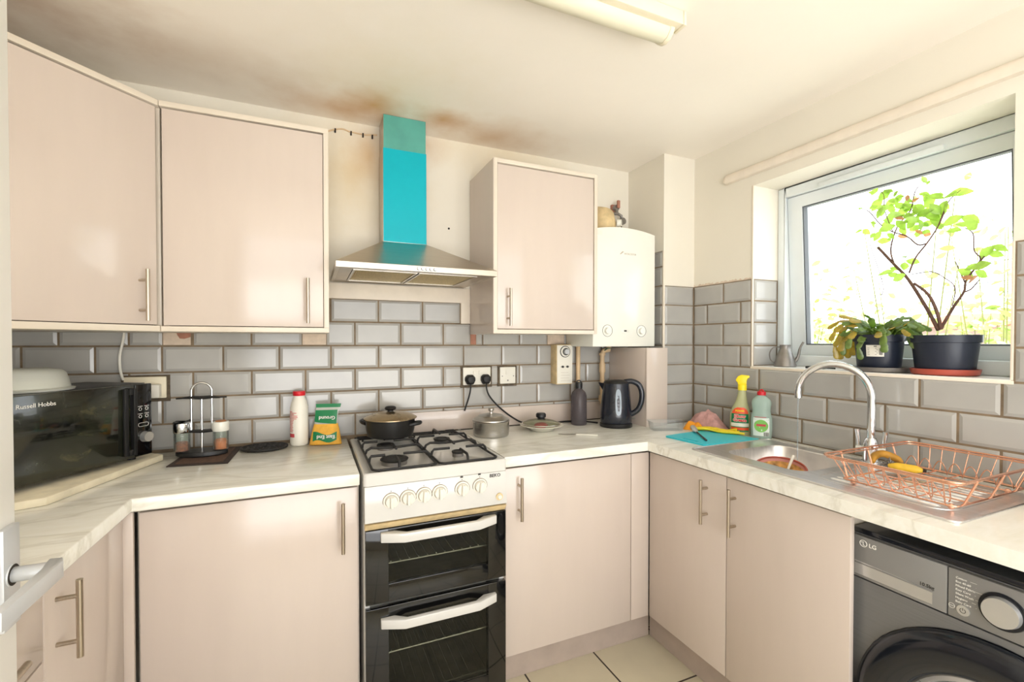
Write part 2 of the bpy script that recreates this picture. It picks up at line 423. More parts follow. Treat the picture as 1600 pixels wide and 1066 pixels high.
def cloudy_sheen_glass():
    """Microwave door: black glass, cloudy green-gold reflection painted into its colour."""
    m = NT('black_glass_painted_sheen'); co = m.co(kind='World')
    f = m.noise(m.co(kind='World', scale=(1, 1, 2)), 6, 6, .65, .8)
    m.l(m.ramp(f, [(.35, lin((12, 14, 12))), (.62, lin((44, 46, 34))), (.8, lin((96, 88, 58)))]), m.b.inputs['Base Color'])
    m.l(m.ramp(f, [(.3, (.05,)*3), (.8, (.28,)*3)]), m.b.inputs['Roughness'])
    m.b.inputs['Coat Weight'].default_value = .6; m.b.inputs['Coat Roughness'].default_value = .04
    return m.m
M['mwglass'] = cloudy_sheen_glass()

# ------------------------------------------------------------------ the room
struct(MB().box(LW-.1, 2.2, -1.5, 2.3, -.06, 0).build('floor', M['floor'], smooth=0))
struct(MB().box(LW-.1, 2.2, -1.5, 2.3, CEIL, CEIL+.08).build('ceiling', M['ceiling'], smooth=0))
wb_ = struct(MB().box(LW-.1, 2.2, BW, BW+.12, 0, CEIL).build('wall_back', M['plaster'], smooth=0))
struct(MB().box(LW-.1, LW, -1.5, BW, 0, CEIL).build('wall_left', M['plaster'], smooth=0))
# right wall with the window opening
WY0, WY1, WZ0, WZ1 = .642, 1.497, 1.219, 2.050
b = MB(); b.box(RW, 2.13, -1.5, WY0, 0, CEIL); b.box(RW, 2.13, WY1, BW, 0, CEIL); b.box(RW, 2.13, WY0, WY1, 0, WZ0-.004); b.box(RW, 2.13, WY0, WY1, WZ1, CEIL)
wr_ = struct(b.build('wall_right', M['plaster'], smooth=0))
# rear wall behind the camera: piers, lintel and breast of a wide opening
b = MB(); b.box(LW, -.75, -1.5, -1.4, 0, CEIL); b.box(1.65, RW, -1.5, -1.4, 0, CEIL); b.box(-.75, 1.65, -1.5, -1.4, 2.25, CEIL); b.box(-.75, 1.65, -1.5, -1.4, 0, .35)
struct(b.build('wall_rear', M['plaster'], smooth=0))
ch_ = struct(MB().box(1.662, RW+.01, 1.852, BW+.01, 0, CEIL).build('wall_corner', M['plaster'], smooth=0))

def tile_run(mb, u0, u1, z0, z1, phase, put, L=.2, gaps=()):
    """One course of bevelled tiles from u0 to u1; put(u, depth, z) gives the point."""
    g = .0022; k0 = int(math.floor((u0-phase)/L)); u = phase+k0*L
    while u < u1:
        a, b_ = max(u, u0)+g, min(u+L, u1)-g
        segs = [(a, b_)]
        for ga, gb in gaps:
            segs = [q for (s0, s1) in segs for q in ((s0, min(s1, ga)), (max(s0, gb), s1)) if q[1]-q[0] > .012]
        for a, b_ in segs:
            if b_-a < .008: continue
            w = min(.011, (b_-a)*.2); zz0, zz1 = z0+g, z1-g
            vs = [put(a,0,zz0), put(b_,0,zz0), put(b_,0,zz1), put(a,0,zz1),
                  put(a+w,.0045,zz0+w), put(b_-w,.0045,zz0+w), put(b_-w,.0045,zz1-w), put(a+w,.0045,zz1-w)]
            mb.add(vs, [(4,5,6,7),(0,1,5,4),(1,2,6,5),(2,3,7,6),(3,0,4,7)], 0)
        u += L

rows = [.908, .9165, 1.016, 1.116, 1.214, 1.315, 1.419, 1.520]
pb = lambda u, d, z: (u, 2.1345-d, z)
b = MB()
b.box(LW, 1.662, 2.1340, 2.1395, .86, 1.4185, 1); b.box(.065, .668, 2.1340, 2.1395, 1.4185, 1.52, 1)
for i in range(1, 6):
    phase = .078 if i % 2 == 0 else .177
    gaps = [(-.520, -.428), (-.036, .061), (.712, .742), (1.137, 1.241)] if i == 5 else ()
    tile_run(b, LW, 1.662, rows[i], rows[i+1], phase, pb, gaps=gaps)
tile_run(b, .070, .662, rows[6], rows[7], .078, pb)
b.build('tiling', [M['tile'], M['grout']], wb_, smooth=0)
b = MB()
for a0, a1 in ((-.518, -.43), (-.034, .059), (1.139, 1.239)): b.box(a0, a1, 2.1335, 2.138, 1.319, 1.417)
b.build('bare_patch', M['patch'], wb_, smooth=0)
b = MB(); b.prism([(-.478, 1.372), (-.43, 1.372), (-.43, 1.350), (-.45, 1.343), (-.465, 1.344), (-.472, 1.355)], 2.1325, 2.1336, axis='y'); b.box(.714, .741, 2.1335, 2.138, 1.319, 1.417)
b.build('flaked_patch', M['pink_patch'], wb_, smooth=0)
# cream trim framing the tiles below the hood
b = MB(); b.box(.0615, .7095, 2.126, 2.1395, 1.520, 1.588); b.box(.663, .7095, 2.126, 2.1395, 1.4195, 1.520)
b.build('tile_trim', M['cream_trim'], wb_, bevel=.0015)
MB().cyl((.607, 2.1385, 1.874), (.607, 2.1405, 1.874), .005).build('screw_hole', M['dark'], wb_)

rr = [.908, 1.010, 1.110, 1.213, 1.314, 1.422, 1.522, 1.621]
pr = lambda u, d, z: (1.8665-d, u, z)
b = MB(); b.box(1.866, 1.8675, .1, WY0, .86, 1.622, 1); b.box(1.866, 1.8675, WY1, 1.852, .86, 1.622, 1); b.box(1.866, 1.8675, WY0, WY1, .86, WZ0-.006, 1)
for i in range(7):
    ph = 1.66 if i % 2 == 0 else 1.56
    if rr[i+1] <= 1.214: tile_run(b, .1, 1.850, rr[i], rr[i+1], ph, pr)
    else:
        tile_run(b, WY1+.006, 1.850, rr[i], rr[i+1], ph, pr); tile_run(b, .1, WY0-.006, rr[i], rr[i+1], ph, pr)
# window reveal, left jamb
pj = lambda u, d, z: (u, 1.496-d, z)
b.box(RW, 2.035, 1.4955, 1.4968, WZ0, 1.622, 1)
for i in range(3, 7): tile_run(b, RW+.004, 2.030, max(rr[i], WZ0+.002), rr[i+1], RW+.004, pj)
pj2 = lambda u, d, z: (u, .643+d, z)
b.build('tiling', [M['tile'], M['grout']], wr_, smooth=0)
b = MB(); b.box(1.8645, 1.872, WY1-.002, WY1+.005, WZ0, 2.05); b.box(1.8645, 1.872, WY0-.005, WY0+.002, WZ0, 1.622); b.box(1.8615, 1.872, WY0-.006, WY1+.006, WZ0-.012, WZ0-.001)
b.build('edge_bead', M['cream_trim'], wr_, bevel=.001)
struct(MB().box(1.862, 2.06, WY0, WY1, WZ0-.004, WZ0+.001).build('trim_2', M['door'], smooth=0))
# crumbly plaster line above the tiles
random.seed(3)
b = MB()
def crumbs(u0, u1, put):
    up, lo = [], []; n = 40
    for i in range(n+1):
        u = u0+(u1-u0)*i/n; up.append(put(u, .0012, 1.622+random.uniform(.002, .013))); lo.append(put(u, .0012, 1.6195))
    for i in range(n): b.add([lo[i], lo[i+1], up[i+1], up[i]], [(0,1,2,3)])
crumbs(WY1+.006, 1.85, lambda u, d, z: (1.868-d, u, z))
b.build('plaster_edge', M['patch'], wr_, smooth=0)
# corner chase: tiles on both faces
pc1 = lambda u, d, z: (u, 1.8510-d, z); pc2 = lambda u, d, z: (1.6610-d, u, z)
b = MB(); b.box(1.6615, 1.8655, 1.8508, 1.8522, .86, 1.622, 1); b.box(1.6607, 1.6622, 1.852, BW, .86, 1.80, 1)
for i in range(7): tile_run(b, 1.668, 1.862, rr[i], rr[i+1], 1.665, pc1)
for i in range(7): tile_run(b, 1.856, 2.133, rr[i], rr[i+1], 1.856+.1*(i % 2), pc2)
tile_run(b, 1.856, 2.133, 1.621, 1.72, 1.856, pc2); tile_run(b, 1.856, 2.133, 1.72, 1.80, 1.956, pc2)
b.build('tiling', [M['tile'], M['grout']], ch_, smooth=0)
b = MB(); b.box(1.6575, 1.668, 1.8475, 1.857, .86, 1.80)
b.build('edge_bead', M['cream_trim'], ch_, bevel=.002)

# batten above the window, rounded left end
b = MB(); prof = [(0, .043), (.016, .043), (.024, .034), (.026, .012), (.020, .002), (0, 0)]
b.loft([[(RW-x, y, 2.096+z) for x, z in prof] for y in (.05, 1.635)])
b.loft([[(RW-x*k, 1.635+.022*t, 2.096+.0215+(z-.0215)*k2) for x, z in prof] for t, k, k2 in ((0, 1, 1), (.5, .88, .92), (.85, .55, .75), (1, .1, .45))])
struct(b.build('trim_1', M['cream_trim'], smooth=50))

# ------------------------------------------------------------------ window
FX0, FX1 = 2.030, 2.085
win = MB().frame(WY0+.002, WY1-.002, WZ0+.002, WZ1-.002, .040, FX0, FX1+.03, 'x', wt=(.030, .034, .048, .046)).build('window_1', M['upvc'], bevel=.004)
struct(win)
# top-hung sash, pushed a little outwards at the bottom
sy0, sy1, sz0, sz1 = .674, 1.459, 1.269, 2.000
tilt = lambda mb: setattr(mb, 'M', Matrix.Translation((2.062, 0, sz1)) @ Matrix.Rotation(radians(-3.2), 4, 'Y') @ Matrix.Translation((-2.062, 0, -sz1)))
b = MB(); tilt(b); b.frame(sy0, sy1, sz0, sz1, .05, 2.046, 2.104, 'x', wt=(.034, .066, .048, .052))
sash = b.build('sash', M['upvc'], win, bevel=.004)
b = MB(); tilt(b); b.frame(sy0+.032, sy1-.064, sz0+.046, sz1-.050, .007, 2.050, 2.078, 'x'); b.build('gasket', M['gasket'], sash)
b = MB(); tilt(b); b.box(2.066, 2.070, sy0+.034, sy1-.066, sz0+.048, sz1-.052); b.build('pane', M['pane'], sash, smooth=0)
b = MB(); b.box(2.016, 2.0305, .87, 1.30, 1.999, 2.020); b.build('trickle_vent', M['upvc'], win, bevel=.003)
b = MB(); b.box(2.088, 2.10, 1.461, 1.466, 1.32, 1.62); b.cyl((2.09, 1.458, 1.34), (2.16, 1.452, 1.46), .005); b.build('window_stay', M['zinc'], win)

# ------------------------------------------------------------------ open door at the left
b = MB(); b.box(-.440, -.400, .10, .905, .005, 2.0)
dr = struct(b.build('door_1', M['door'], bevel=.002))
b = MB(); b.box(-.4005, -.392, .858, .898, .925, 1.068); b.build('door_plate', M['alu'], dr, bevel=.0015)
b = MB(); hz = .999
b.cyl((-.3925, .877, hz), (-.390, .877, hz), .016, n=24, mi=1)
b.cyl((-.391, .877, hz), (-.352, .877, hz), .0105, n=20)
R0 = [(-.356, .888), (-.340, .886), (-.334, .872), (-.336, .73), (-.347, .73), (-.350, .85)]
b.prism(R0, hz-.012, hz+.012)
b.build('door_handle', [M['alu'], M['dark']], dr, bevel=.003)

# ------------------------------------------------------------------ worktops
b = MB(); b.prism([(-.447, 1.537), (.1405, 1.537), (.1405, BT-.002), (LW+.002, BT-.002), (LW+.002, .62), (-.468, .62)], WTZ-.038, WTZ)
tag(b.build('worktop', M['marble'], bevel=.004), 'cream marbled worktop left of the cooker, running to the door', 'worktop')
SINK = rrect(1.430, 1.762, .962, 1.292, .06)
b = MB(); b.hole_plate([(.6475, 1.545), (1.305, 1.545), (1.305, .16), (1.8605, .16), (1.8605, 1.845), (1.655, 1.845), (1.655, BT-.002), (.6475, BT-.002)], [SINK], WTZ-.038, WTZ)
tag(b.build('worktop', M['marble'], bevel=0), 'white marbled worktop right of the cooker, carrying the sink', 'worktop')
b = MB(); b.box(.36, 1.522, 2.112, 2.1295, WTZ+.004, 1.004)
tag(b.build('upstand', M['cab'], bevel=.002), 'beige upstand board along the back wall behind the kettle and pots', 'board')
b = MB(); b.box(.66, 1.522, 2.1105, 2.1285, WTZ, WTZ+.004); b.build('dark_gap_strip', M['dark'], bpy.data.objects['upstand'], smooth=0)  # dark strip filling the gap under the upstand
# boxing below the boiler
t = thing('pipe_boxing', 'beige boxed-in pipe cover on the worktop right of the black kettle', 'boxing', (1.59, 1.82, WTZ))
MB().box(1.525, 1.6565, 1.815, 1.829, WTZ, 1.302).build('front_panel', M['cab'], t, bevel=.0015)
MB().box(1.525, 1.540, 1.829, 2.128, WTZ, 1.302).build('side_panel', M['cab'], t, bevel=.0015)

# ------------------------------------------------------------------ cabinets
def carcass(t, x0, x1, y0, y1, z0, z1, th=.018, front='y', top=True):
    b = MB()
    b.box(x0, x0+th, y0, y1, z0, z1); b.box(x1-th, x1, y0, y1, z0, z1); b.box(x0+th, x1-th, y0, y1, z0, z0+th)
    if front == 'y': b.box(x0+th, x1-th, y1-th, y1, z0+th, z1-th)
    if top: b.box(x0+th, x1-th, y0, y1, z1-th, z1)
    return b

CY = 1.820
# tall wall cupboard between the corner unit and the hood
t = thing('wall_cabinet', 'beige gloss wall cabinet left of the cooker hood, handle at its lower right', 'cabinet', (-.19, 1.97, 1.365))
b = MB(); b.box(-.448, .061, CY, BT-.002, 1.365, 1.3825); b.box(-.448, .061, CY, BT-.002, 2.0945, 2.112); b.box(.0435, .061, CY, BT-.002, 1.3825, 2.0945); b.box(-.446, -.4285, CY+.024, BT-.002, 1.3825, 2.0945); b.box(-.4285, .0435, BT-.016, BT-.002, 1.3825, 2.0945)
b.build('carcass', M['cabedge'], t, bevel=.001)
d = MB().box(-.4415, .0420, CY+.004, CY+.022, 1.3850, 2.0895).build('door', M['cab'], t, bevel=.0015)
bar_handle((-.010, CY+.004, 1.398), (-.010, CY+.004, 1.558), (0, -1, 0), d, M['steelh'], off=.037)
t = thing('wall_cabinet', 'beige gloss wall cabinet right of the cooker hood, handle at its lower left', 'cabinet', (.975, 1.97, 1.365))
carcass(t, .712, 1.236, CY, BT-.002, 1.368, 2.114, .0175).build('carcass', M['cabedge'], t, bevel=.001)
d = MB().box(.7315, 1.2165, CY+.004, CY+.022, 1.3880, 2.0915).build('door', M['cab'], t, bevel=.0015)
MB().box(.7108, .7118, CY+.002, BT-.003, 1.369, 2.112).build('end_panel', M['cab'], t, smooth=0)
bar_handle((.778, CY+.004, 1.400), (.778, CY+.004, 1.560), (0, -1, 0), d, M['steelh'], off=.037)
# diagonal corner unit
t = thing('corner_wall_cabinet', 'large diagonal corner wall cabinet at far left above the microwave', 'cabinet', (-.75, 1.83, 1.365))
x1, y1 = -.4495, 1.820; L = .43; x2, y2 = x1-.7071*L, y1-.7071*L
poly = [(x1, y1), (x1, BT-.002), (LW+.002, BT-.002), (LW+.002, y2), (x2, y2)]
b = MB(); b.prism(poly, 1.365, 1.3835); b.prism(poly, 2.0935, 2.112)
b.box(x1-.016, x1-.001, y1+.022, BT-.002, 1.3835, 2.0935); b.box(LW+.002, x2, y2, y2+.016, 1.3835, 2.0935)
b.box(LW+.002, x1-.016, BT-.014, BT-.002, 1.3835, 2.0935); b.box(LW+.002, LW+.014, y2+.016, BT-.014, 1.3835, 2.0935)
b.build('carcass', M['cabedge'], t, bevel=.001)
b = MB().at((x1, y1, 0), radians(45)); b.box(-L+.006, -.006, .004, .022, 1.3865, 2.0885); d = b.build('door', M['cab'], t, bevel=.0015)
b = MB().at((x1, y1, 0), radians(45)); b.box(-L+.004, -.003, .030, .034, 1.3835, 2.0935); b.build('gap_shade_sheet', M['inside'], t, smooth=0)  # added sheet behind the door; dull tone stands in for shade in its gaps
nd = (.7071, -.7071, 0); hb = Vector((-.4925, 1.7845, 0))
bar_handle(hb+Vector((0, 0, 1.397)), hb+Vector((0, 0, 1.557)), nd, d, M['steelh'], off=.041)

FY = 1.565
def base_front(parent, x0, x1, z0=.150, z1=.858): return MB().box(x0, x1, FY, FY+.018, z0, z1).build('door', M['cab'], parent, bevel=.0018)
t = thing('base_cabinet', 'wide beige base cabinet left of the cooker under the spice rack', 'cabinet', (-.15, 1.85, 0))
carcass(t, -.447, .141, FY+.020, BT-.004, .150, .866, top=False).build('carcass', M['cabedge'], t)
d = base_front(t, -.4395, .1365); bar_handle((.089, FY, .660), (.089, FY, .820), (0, -1, 0), d, M['steelh'])
MB().box(-.447, .141, 1.645, 1.660, .001, .150).build('plinth', M['plinth'], t)
t = thing('base_cabinet', 'beige base cabinet between the cooker and the inner corner, handle at top left', 'cabinet', (.95, 1.85, 0))
carcass(t, .652, 1.236, FY+.020, BT-.004, .150, .866, top=False).build('carcass', M['cabedge'], t)
d = base_front(t, .6600, 1.2330); bar_handle((.712, FY, .666), (.712, FY, .826), (0, -1, 0), d, M['steelh'])
MB().box(1.2365, 1.3285, FY, FY+.018, .150, .858).build('corner_post', M['cab'], t, bevel=.0015)
MB().box(.66, 1.397, 1.645, 1.660, .001, .150).build('plinth', M['plinth'], t)

FXR = 1.330
t = thing('sink_cabinet', 'beige double-door base cabinet under the sink, handles meeting in the middle', 'cabinet', (1.6, 1.17, 0))
b = MB(); b.box(1.352, 1.855, .786, .802, .150, .868); b.box(1.352, 1.855, 1.565, 1.583, .150, .868); b.box(1.352, 1.855, .802, 1.565, .150, .168); b.box(1.840, 1.855, .802, 1.565, .168, .7)
b.build('carcass', M['cabedge'], t)
d1 = MB().box(FXR, FXR+.018, 1.1665, 1.562, .150, .858).build('door', M['cab'], t, bevel=.0018)
d2 = MB().box(FXR, FXR+.018, .762, 1.1630, .150, .858).build('door', M['cab'], t, bevel=.0018)
bar_handle((FXR, 1.250, .666), (FXR, 1.250, .828), (-1, 0, 0), d1, M['steelh'])
bar_handle((FXR, 1.128, .666), (FXR, 1.128, .828), (-1, 0, 0), d2, M['steelh'])
MB().box(1.402, 1.416, .788, 1.643, .001, .150).build('plinth', M['plinth'], t)

LX = -.470
t = thing('base_cabinet', 'narrow beige base cabinet on the left run with a tall bar handle', 'cabinet', (-.76, 1.35, 0))
b = MB(); b.box(LW+.004, LX-.020, 1.148, 1.164, .150, .866); b.box(LW+.004, LX-.020, 1.545, 1.561, .150, .866); b.box(LW+.004, LX-.020, 1.164, 1.545, .150, .168)
b.build('carcass', M['cabedge'], t)
d = MB().box(LX-.018, LX, 1.150, 1.5480, .150, .858).build('door', M['cab'], t, bevel=.0018)
bar_handle((LX, 1.194, .692), (LX, 1.194, .850), (1, 0, 0), d, M['steelh'], off=.037)
MB().box(LX-.018, -.4485, 1.549, 1.563, .150, .866).build('corner_filler', M['cab'], t, bevel=.001)
MB().box(-.55, -.535, 1.15, 1.56, .001, .150).build('plinth', M['plinth'], t)
t = thing('drawer_unit', 'beige drawer unit beside the open door at the far left', 'cabinet', (-.76, .9, 0))
b = MB(); b.box(LW+.004, LX-.020, .64, .656, .150, .866); b.box(LW+.004, LX-.020, 1.128, 1.144, .150, .866); b.box(LW+.004, LX-.020, .656, 1.128, .150, .168)
b.build('carcass', M['cabedge'], t)
for z0, z1 in ((.726, .858), (.440, .722), (.150, .436)):
    d = MB().box(LX-.018, LX, .645, 1.1460, z0, z1).build('drawer', M['cab'], t, bevel=.0018)
    zc = (z0+z1)/2 if z1-z0 < .2 else z1-.07
    bar_handle((LX, .75, zc), (LX, 1.018, zc), (1, 0, 0), d, M['steelh'])
MB().box(-.55, -.535, .645, 1.146, .001, .150).build('plinth', M['plinth'], t)
# ------------------------------------------------------------------ gas cooker
CX0, CX1, CF = .150, .6445, 1.522
t = thing('gas_cooker', 'white freestanding gas cooker with black glass double oven doors', 'cooker', (.397, 1.82, 0))
b = MB(); b.box(CX0+.003, CX0+.020, CF+.020, 2.10, .02, .868); b.box(CX1-.020, CX1-.003, CF+.020, 2.10, .02, .868); b.box(CX0+.020, CX1-.020, 2.08, 2.10, .02, .868)
b.box(CX0+.020, CX1-.020, CF+.022, 2.08, .73, .75); b.box(CX0+.020, CX1-.020, CF+.022, 2.08, .02, .06)
b.build('body', M['white'], t, bevel=.002)
b = MB(); b.box(CX0+.0205, CX1-.0205, 2.07, 2.079, .062, .73); b.box(CX0+.0205, CX0+.045, CF+.03, 2.07, .062, .73); b.box(CX1-.045, CX1-.0205, CF+.03, 2.07, .062, .73)
b.box(CX0+.045, CX1-.045, CF+.030, 2.07, .452, .478); b.box(CX0+.045, CX1-.045, CF+.03, 2.07, .0602, .066)
b.build('oven_lining', M['oven'], t)
# hob with a raised rim
b = MB(); prof = []
o_ = rrect(CX0, CX1, CF-.004, 2.105, .012); i1 = rrect(CX0+.018, CX1-.018, CF+.012, 2.085, .02); i2 = rrect(CX0+.030, CX1-.030, CF+.024, 2.073, .02)
b.loft([[(x, y, .868) for x, y in o_], [(x, y, .905) for x, y in o_], [(x, y, .909) for x, y in rrect(CX0+.004, CX1-.004, CF, 2.101, .012)], [(x, y, .909) for x, y in i1], [(x, y, .902) for x, y in i2]])
hob = b.build('hob_top', M['white'], t, smooth=30)
b = MB()
for x in (CX0+.05, CX1-.05): b.cyl((x-.02, 2.09, .913), (x+.02, 2.09, .913), .006)
b.cyl((CX0+.02, 2.096, .912), (CX1-.02, 2.096, .912), .003)
b.build('lid_hinge', M['blackiron'], t)
# sloping control panel
b = MB(); b.prism([(CF-.006, .867), (CF-.014, .752), (CF+.02, .747), (CF+.02, .867)], CX0+.002, CX1-.002, axis='x')
cp = b.build('control_panel', M['white'], t, bevel=.003)
b = MB(); b.prism([(CF-.013, .7465), (CF+.004, .724), (CF+.02, .724), (CF+.02, .7465)], CX0+.004, CX1-.004, axis='x')
b.build('drip_strip', M['yellowed'], t, bevel=.001)
pn = Vector((0, -1, -.07)).normalized(); pu = Vector((0, -.07, 1)).normalized()
def panel(x, z): return Vector((x, CF-.006-.008*(.867-z)/.115, z))
for i, (x, z) in enumerate([(.235, .815), (.289, .818), (.342, .820), (.396, .822), (.475, .824), (.540, .826)]):
    p = panel(x, z); k = MB(); k.cyl(p-pn*.0005, p+pn*.003, .0265, .0255, n=28); k.cyl(p+pn*.003, p+pn*.013, .0195, .0180, n=28)
    r = Vector((1, 0, 0)); c = p+pn*.018
    kk = k.build('knob', M['whiteplastic'], t, smooth=30)
    q = MB(); ang = [0, .02, .06, 0, .05, .1][i]; u = pu*cos(ang)+r*sin(ang); w = r*cos(ang)-pu*sin(ang)
    q.loft([[c+w*a*s+u*e-pn*.006+pn*h for a, e in ((-1, -.0175), (1, -.0175), (1, .0175), (-1, .0175))] for s, h in ((.0065, 0), (.0045, .012))])
    q.build('grip', M['whiteplastic'], kk, bevel=.001)
    q = MB(); q.tube(arc(p+pn*.0006, .0268, 0, 2*pi, 30, (1, 0, 0), pu)[:-1], .0007, 6, closed=True); q.tube(arc(p+pn*.0032, .0198, 0, 2*pi, 30, (1, 0, 0), pu)[:-1], .0006, 6, closed=True); q.build('grubby_ring', M['grout'], kk)
    q = MB(); c2 = panel(x, z+.031); q.cyl(c2, c2+pn*.0004, .0016, n=8)
    if i > 3: c3 = panel(x-.001, z+.040); q.M = None; q.box(c3.x-.005, c3.x+.005, c3.y-.0006, c3.y, c3.z-.003, c3.z+.003)
    q.build('dial_mark', M['print_dark'], cp, smooth=0)
p = panel(.612, .780); MB().cyl(p, p+pn*.004, .013, n=20).build('button_ring', M['yellowed'], t)
MB().cyl(p+pn*.003, p+pn*.010, .0085, .007, n=20).build('ignition_button', M['whiteplastic'], t)
lettering('BEKO', .0165, M['print_dark'], cp, panel(.5765, .8505)+pn*.0004, (1, 0, 0), pu, 'brand_lettering', spacing=1.0, bold=.0003)
# burners
def burner(x, y, r):
    b = MB(); b.lathe([(r*1.02, 0), (r*1.0, .012), (r*.8, .014), (r*.8, 0)], (x, y, .9022), 28)
    o = b.build('burner', M['zinc'], t, smooth=30)
    b = MB(); b.lathe([(r*.55, .013), (r*1.06, .0135), (r*1.12, .018), (r*1.05, .021), (r*.75, .0215), (r*.7, .0185), (.001, .0180)], (x, y, .9022), 28); b.build('burner_cap', M['blackiron'], o, smooth=30)
BUR = [(.266, 1.640, .044), (.270, 1.875, .031), (.506, 1.900, .031), (.503, 1.655, .021)]
for a in BUR: burner(*a)
def grate(x0, x1, outer_left):
    b = MB(); r = .0042; y0, y1 = 1.532, 2.055; z = .9135
    b.tube([(p[0], p[1], z) for p in rrect(x0, x1, y0, y1, .02, 4)], r, 8, closed=True)
    def finger(p, q, up=.022):
        p, q = Vector(p), Vector(q); d = q-p
        b.tube([p, p+d*.04+Vector((0, 0, up*.6)), p+d*.14+Vector((0, 0, up)), q+Vector((0, 0, up))], r*1.15, 8)
    for bx, by, br in BUR:
        if not (x0 < bx < x1): continue
        finger((x0, by, z), (bx-.032, by, z)); finger((x1, by, z), (bx+.032, by, z))
        if by < 1.75: finger((bx, y0, z), (bx, by-.030, z))
        else: finger((bx, y1, z), (bx, by+.032, z))
    ym = 1.768; xm = (x0+x1)/2
    b.tube([(x0, ym, z), (x0+.006, ym, z+.014), (x0+.022, ym, z+.022), (xm-.02, ym, z+.018), (xm+.02, ym, z+.018), (x1-.022, ym, z+.022), (x1-.006, ym, z+.014), (x1, ym, z)], r*1.15, 8)
    b.cyl((xm, ym-.045, z+.022), (xm, ym+.045, z+.022), r*1.15, n=8)
    for px in (x0+.02, x1-.02):
        for py in (y0, y1): b.cyl((px, py, .9018 if py == y0 else .9018), (px, py, z), .004, n=8)
    b.build('pan_support', M['blackiron'], t)
grate(.180, .393, True); grate(.402, .615, False)
# oven doors
def oven_door(z0, z1, wz0, wz1, hz):
    d = MB().frame(CX0+.005, CX1-.002, z0, z1, .06, CF, CF+.020, 'y', wt=(.072, .068, wz0-z0, z1-wz1)).build('oven_door', M['glassblack'], t, bevel=.0015)
    MB().box(CX0+.0775, CX1-.0705, CF+.003, CF+.007, wz0+.0005, wz1-.0005).build('window_pane', M['ovenpane'], d, smooth=0)
    x0, x1 = .201, .601; y = CF-.0005
    pl = [(x0, y), (x0, y-.016), (x0+.072, y-.044), (x1-.072, y-.044), (x1, y-.016), (x1, y), (x1-.045, y), (x1-.082, y-.026), (x0+.082, y-.026), (x0+.045, y)]
    MB().prism(pl, hz-.015, hz+.015).build('handle', M['white'], d, bevel=.003)
oven_door(.482, .722, .540, .690, .700)
oven_door(.070, .466, .140, .425, .420)
for zz in (.588, .286, .130):
    b = MB(); b.cyl((CX0+.046, 1.566, zz), (CX1-.046, 1.566, zz), .0034, n=8); b.cyl((CX0+.046, 2.04, zz), (CX1-.046, 2.04, zz), .003, n=8)
    for i in range(13):
        x = CX0+.06+.031*i; b.tube([(x, 1.560, zz+.008), (x, 1.58, zz+.003), (x, 2.04, zz+.003)], .0018, 6)
    b.build('oven_rack', M['bright'], t)
for x in (CX0+.06, CX1-.06):
    for y in (CF+.08, 2.04): MB().cyl((x, y, .0005), (x, y, .0195), .016).build('foot', M['black'], t)

# ------------------------------------------------------------------ cooker hood
HX0, HX1, HF, HB = .078, .677, 1.690, 2.125
t = thing('cooker_hood', 'steel chimney cooker hood with turquoise film on its duct', 'cooker hood', (.375, 2.06, 1.59))
zb, zt = 1.590, 1.612; TX0, TX1, TF, TZ = .2815, .467, 1.999, 1.757
b = MB()
def quad(x0, x1, y0, y1, z): return [(x0, y0, z), (x1, y0, z), (x1, y1, z), (x0, y1, z)]
b.loft([quad(HX0+.02, HX1-.02, HF+.02, HB-.005, zb+.006), quad(HX0, HX1, HF, HB, zb), quad(HX0, HX1, HF, HB, zt), quad(TX0-.001, TX1+.001, TF-.001, HB, TZ)], cap0=False)
cn = b.build('canopy', M['hood'], t, bevel=.001, seg=1, smooth=20)
b = MB(); b.hole_plate([(HX0+.016, HF+.016), (HX1-.016, HF+.016), (HX1-.016, HB-.004), (HX0+.016, HB-.004)], [[(HX0+.06, HF+.06), (HX1-.06, HF+.06), (HX1-.06, HB-.04), (HX0+.06, HB-.04)]], zb+.004, zb+.008)
b.build('underside', M['hood'], t, smooth=0)
xm = (HX0+HX1)/2
for x0, x1 in ((HX0+.062, xm-.003), (xm+.003, HX1-.062)):
    f = MB().frame(x0, x1, HF+.062, HB-.042, .008, zb+.002, zb+.010, 'z').build('grease_filter', M['steel'], t)
    b = MB(); n = 34
    for i in range(n):
        xa = x0+.008+(x1-x0-.016)*i/n; xb = x0+.008+(x1-x0-.016)*(i+1)/n; xc = (xa+xb)/2
        b.add([(xa, HF+.07, zb+.008), (xa, HB-.05, zb+.008), (xc, HB-.05, zb+.0045), (xc, HF+.07, zb+.0045), (xb, HB-.05, zb+.008), (xb, HF+.07, zb+.008)], [(0, 1, 2, 3), (3, 2, 4, 5)])
    b.build('filter_mesh', M['filter'], f)
MB().box(TX0, TX1, TF, HB, TZ-.002, 2.153).build('lower_duct', [M['hood']], t, bevel=.001)
MB().box(TX0+.003, TX1-.003, TF+.003, HB, 2.153, CEIL-.001).build('upper_duct', [M['hood']], t, bevel=.001)
MB().box(TX0+.001, TX1-.001, TF-.0008, TF-.0002, TZ+.001, 2.152).build('film', M['film'], t, smooth=0)
MB().box(TX0+.003, TX1-.003, TF+.0022, TF+.0028, 2.1535, CEIL-.003).build('upper_film', M['film2'], t, smooth=0)
for i in range(5):
    x = .3645+.0155*i; pbn = MB().cyl((x, HF-.0030, 1.601), (x, HF+.001, 1.601), .0058, n=14).build('push_button', M['black'], t); MB().cyl((x, HF-.0050, 1.601), (x, HF-.0029, 1.601), .0044, n=14).build('button_cap', M['chrome'], pbn)

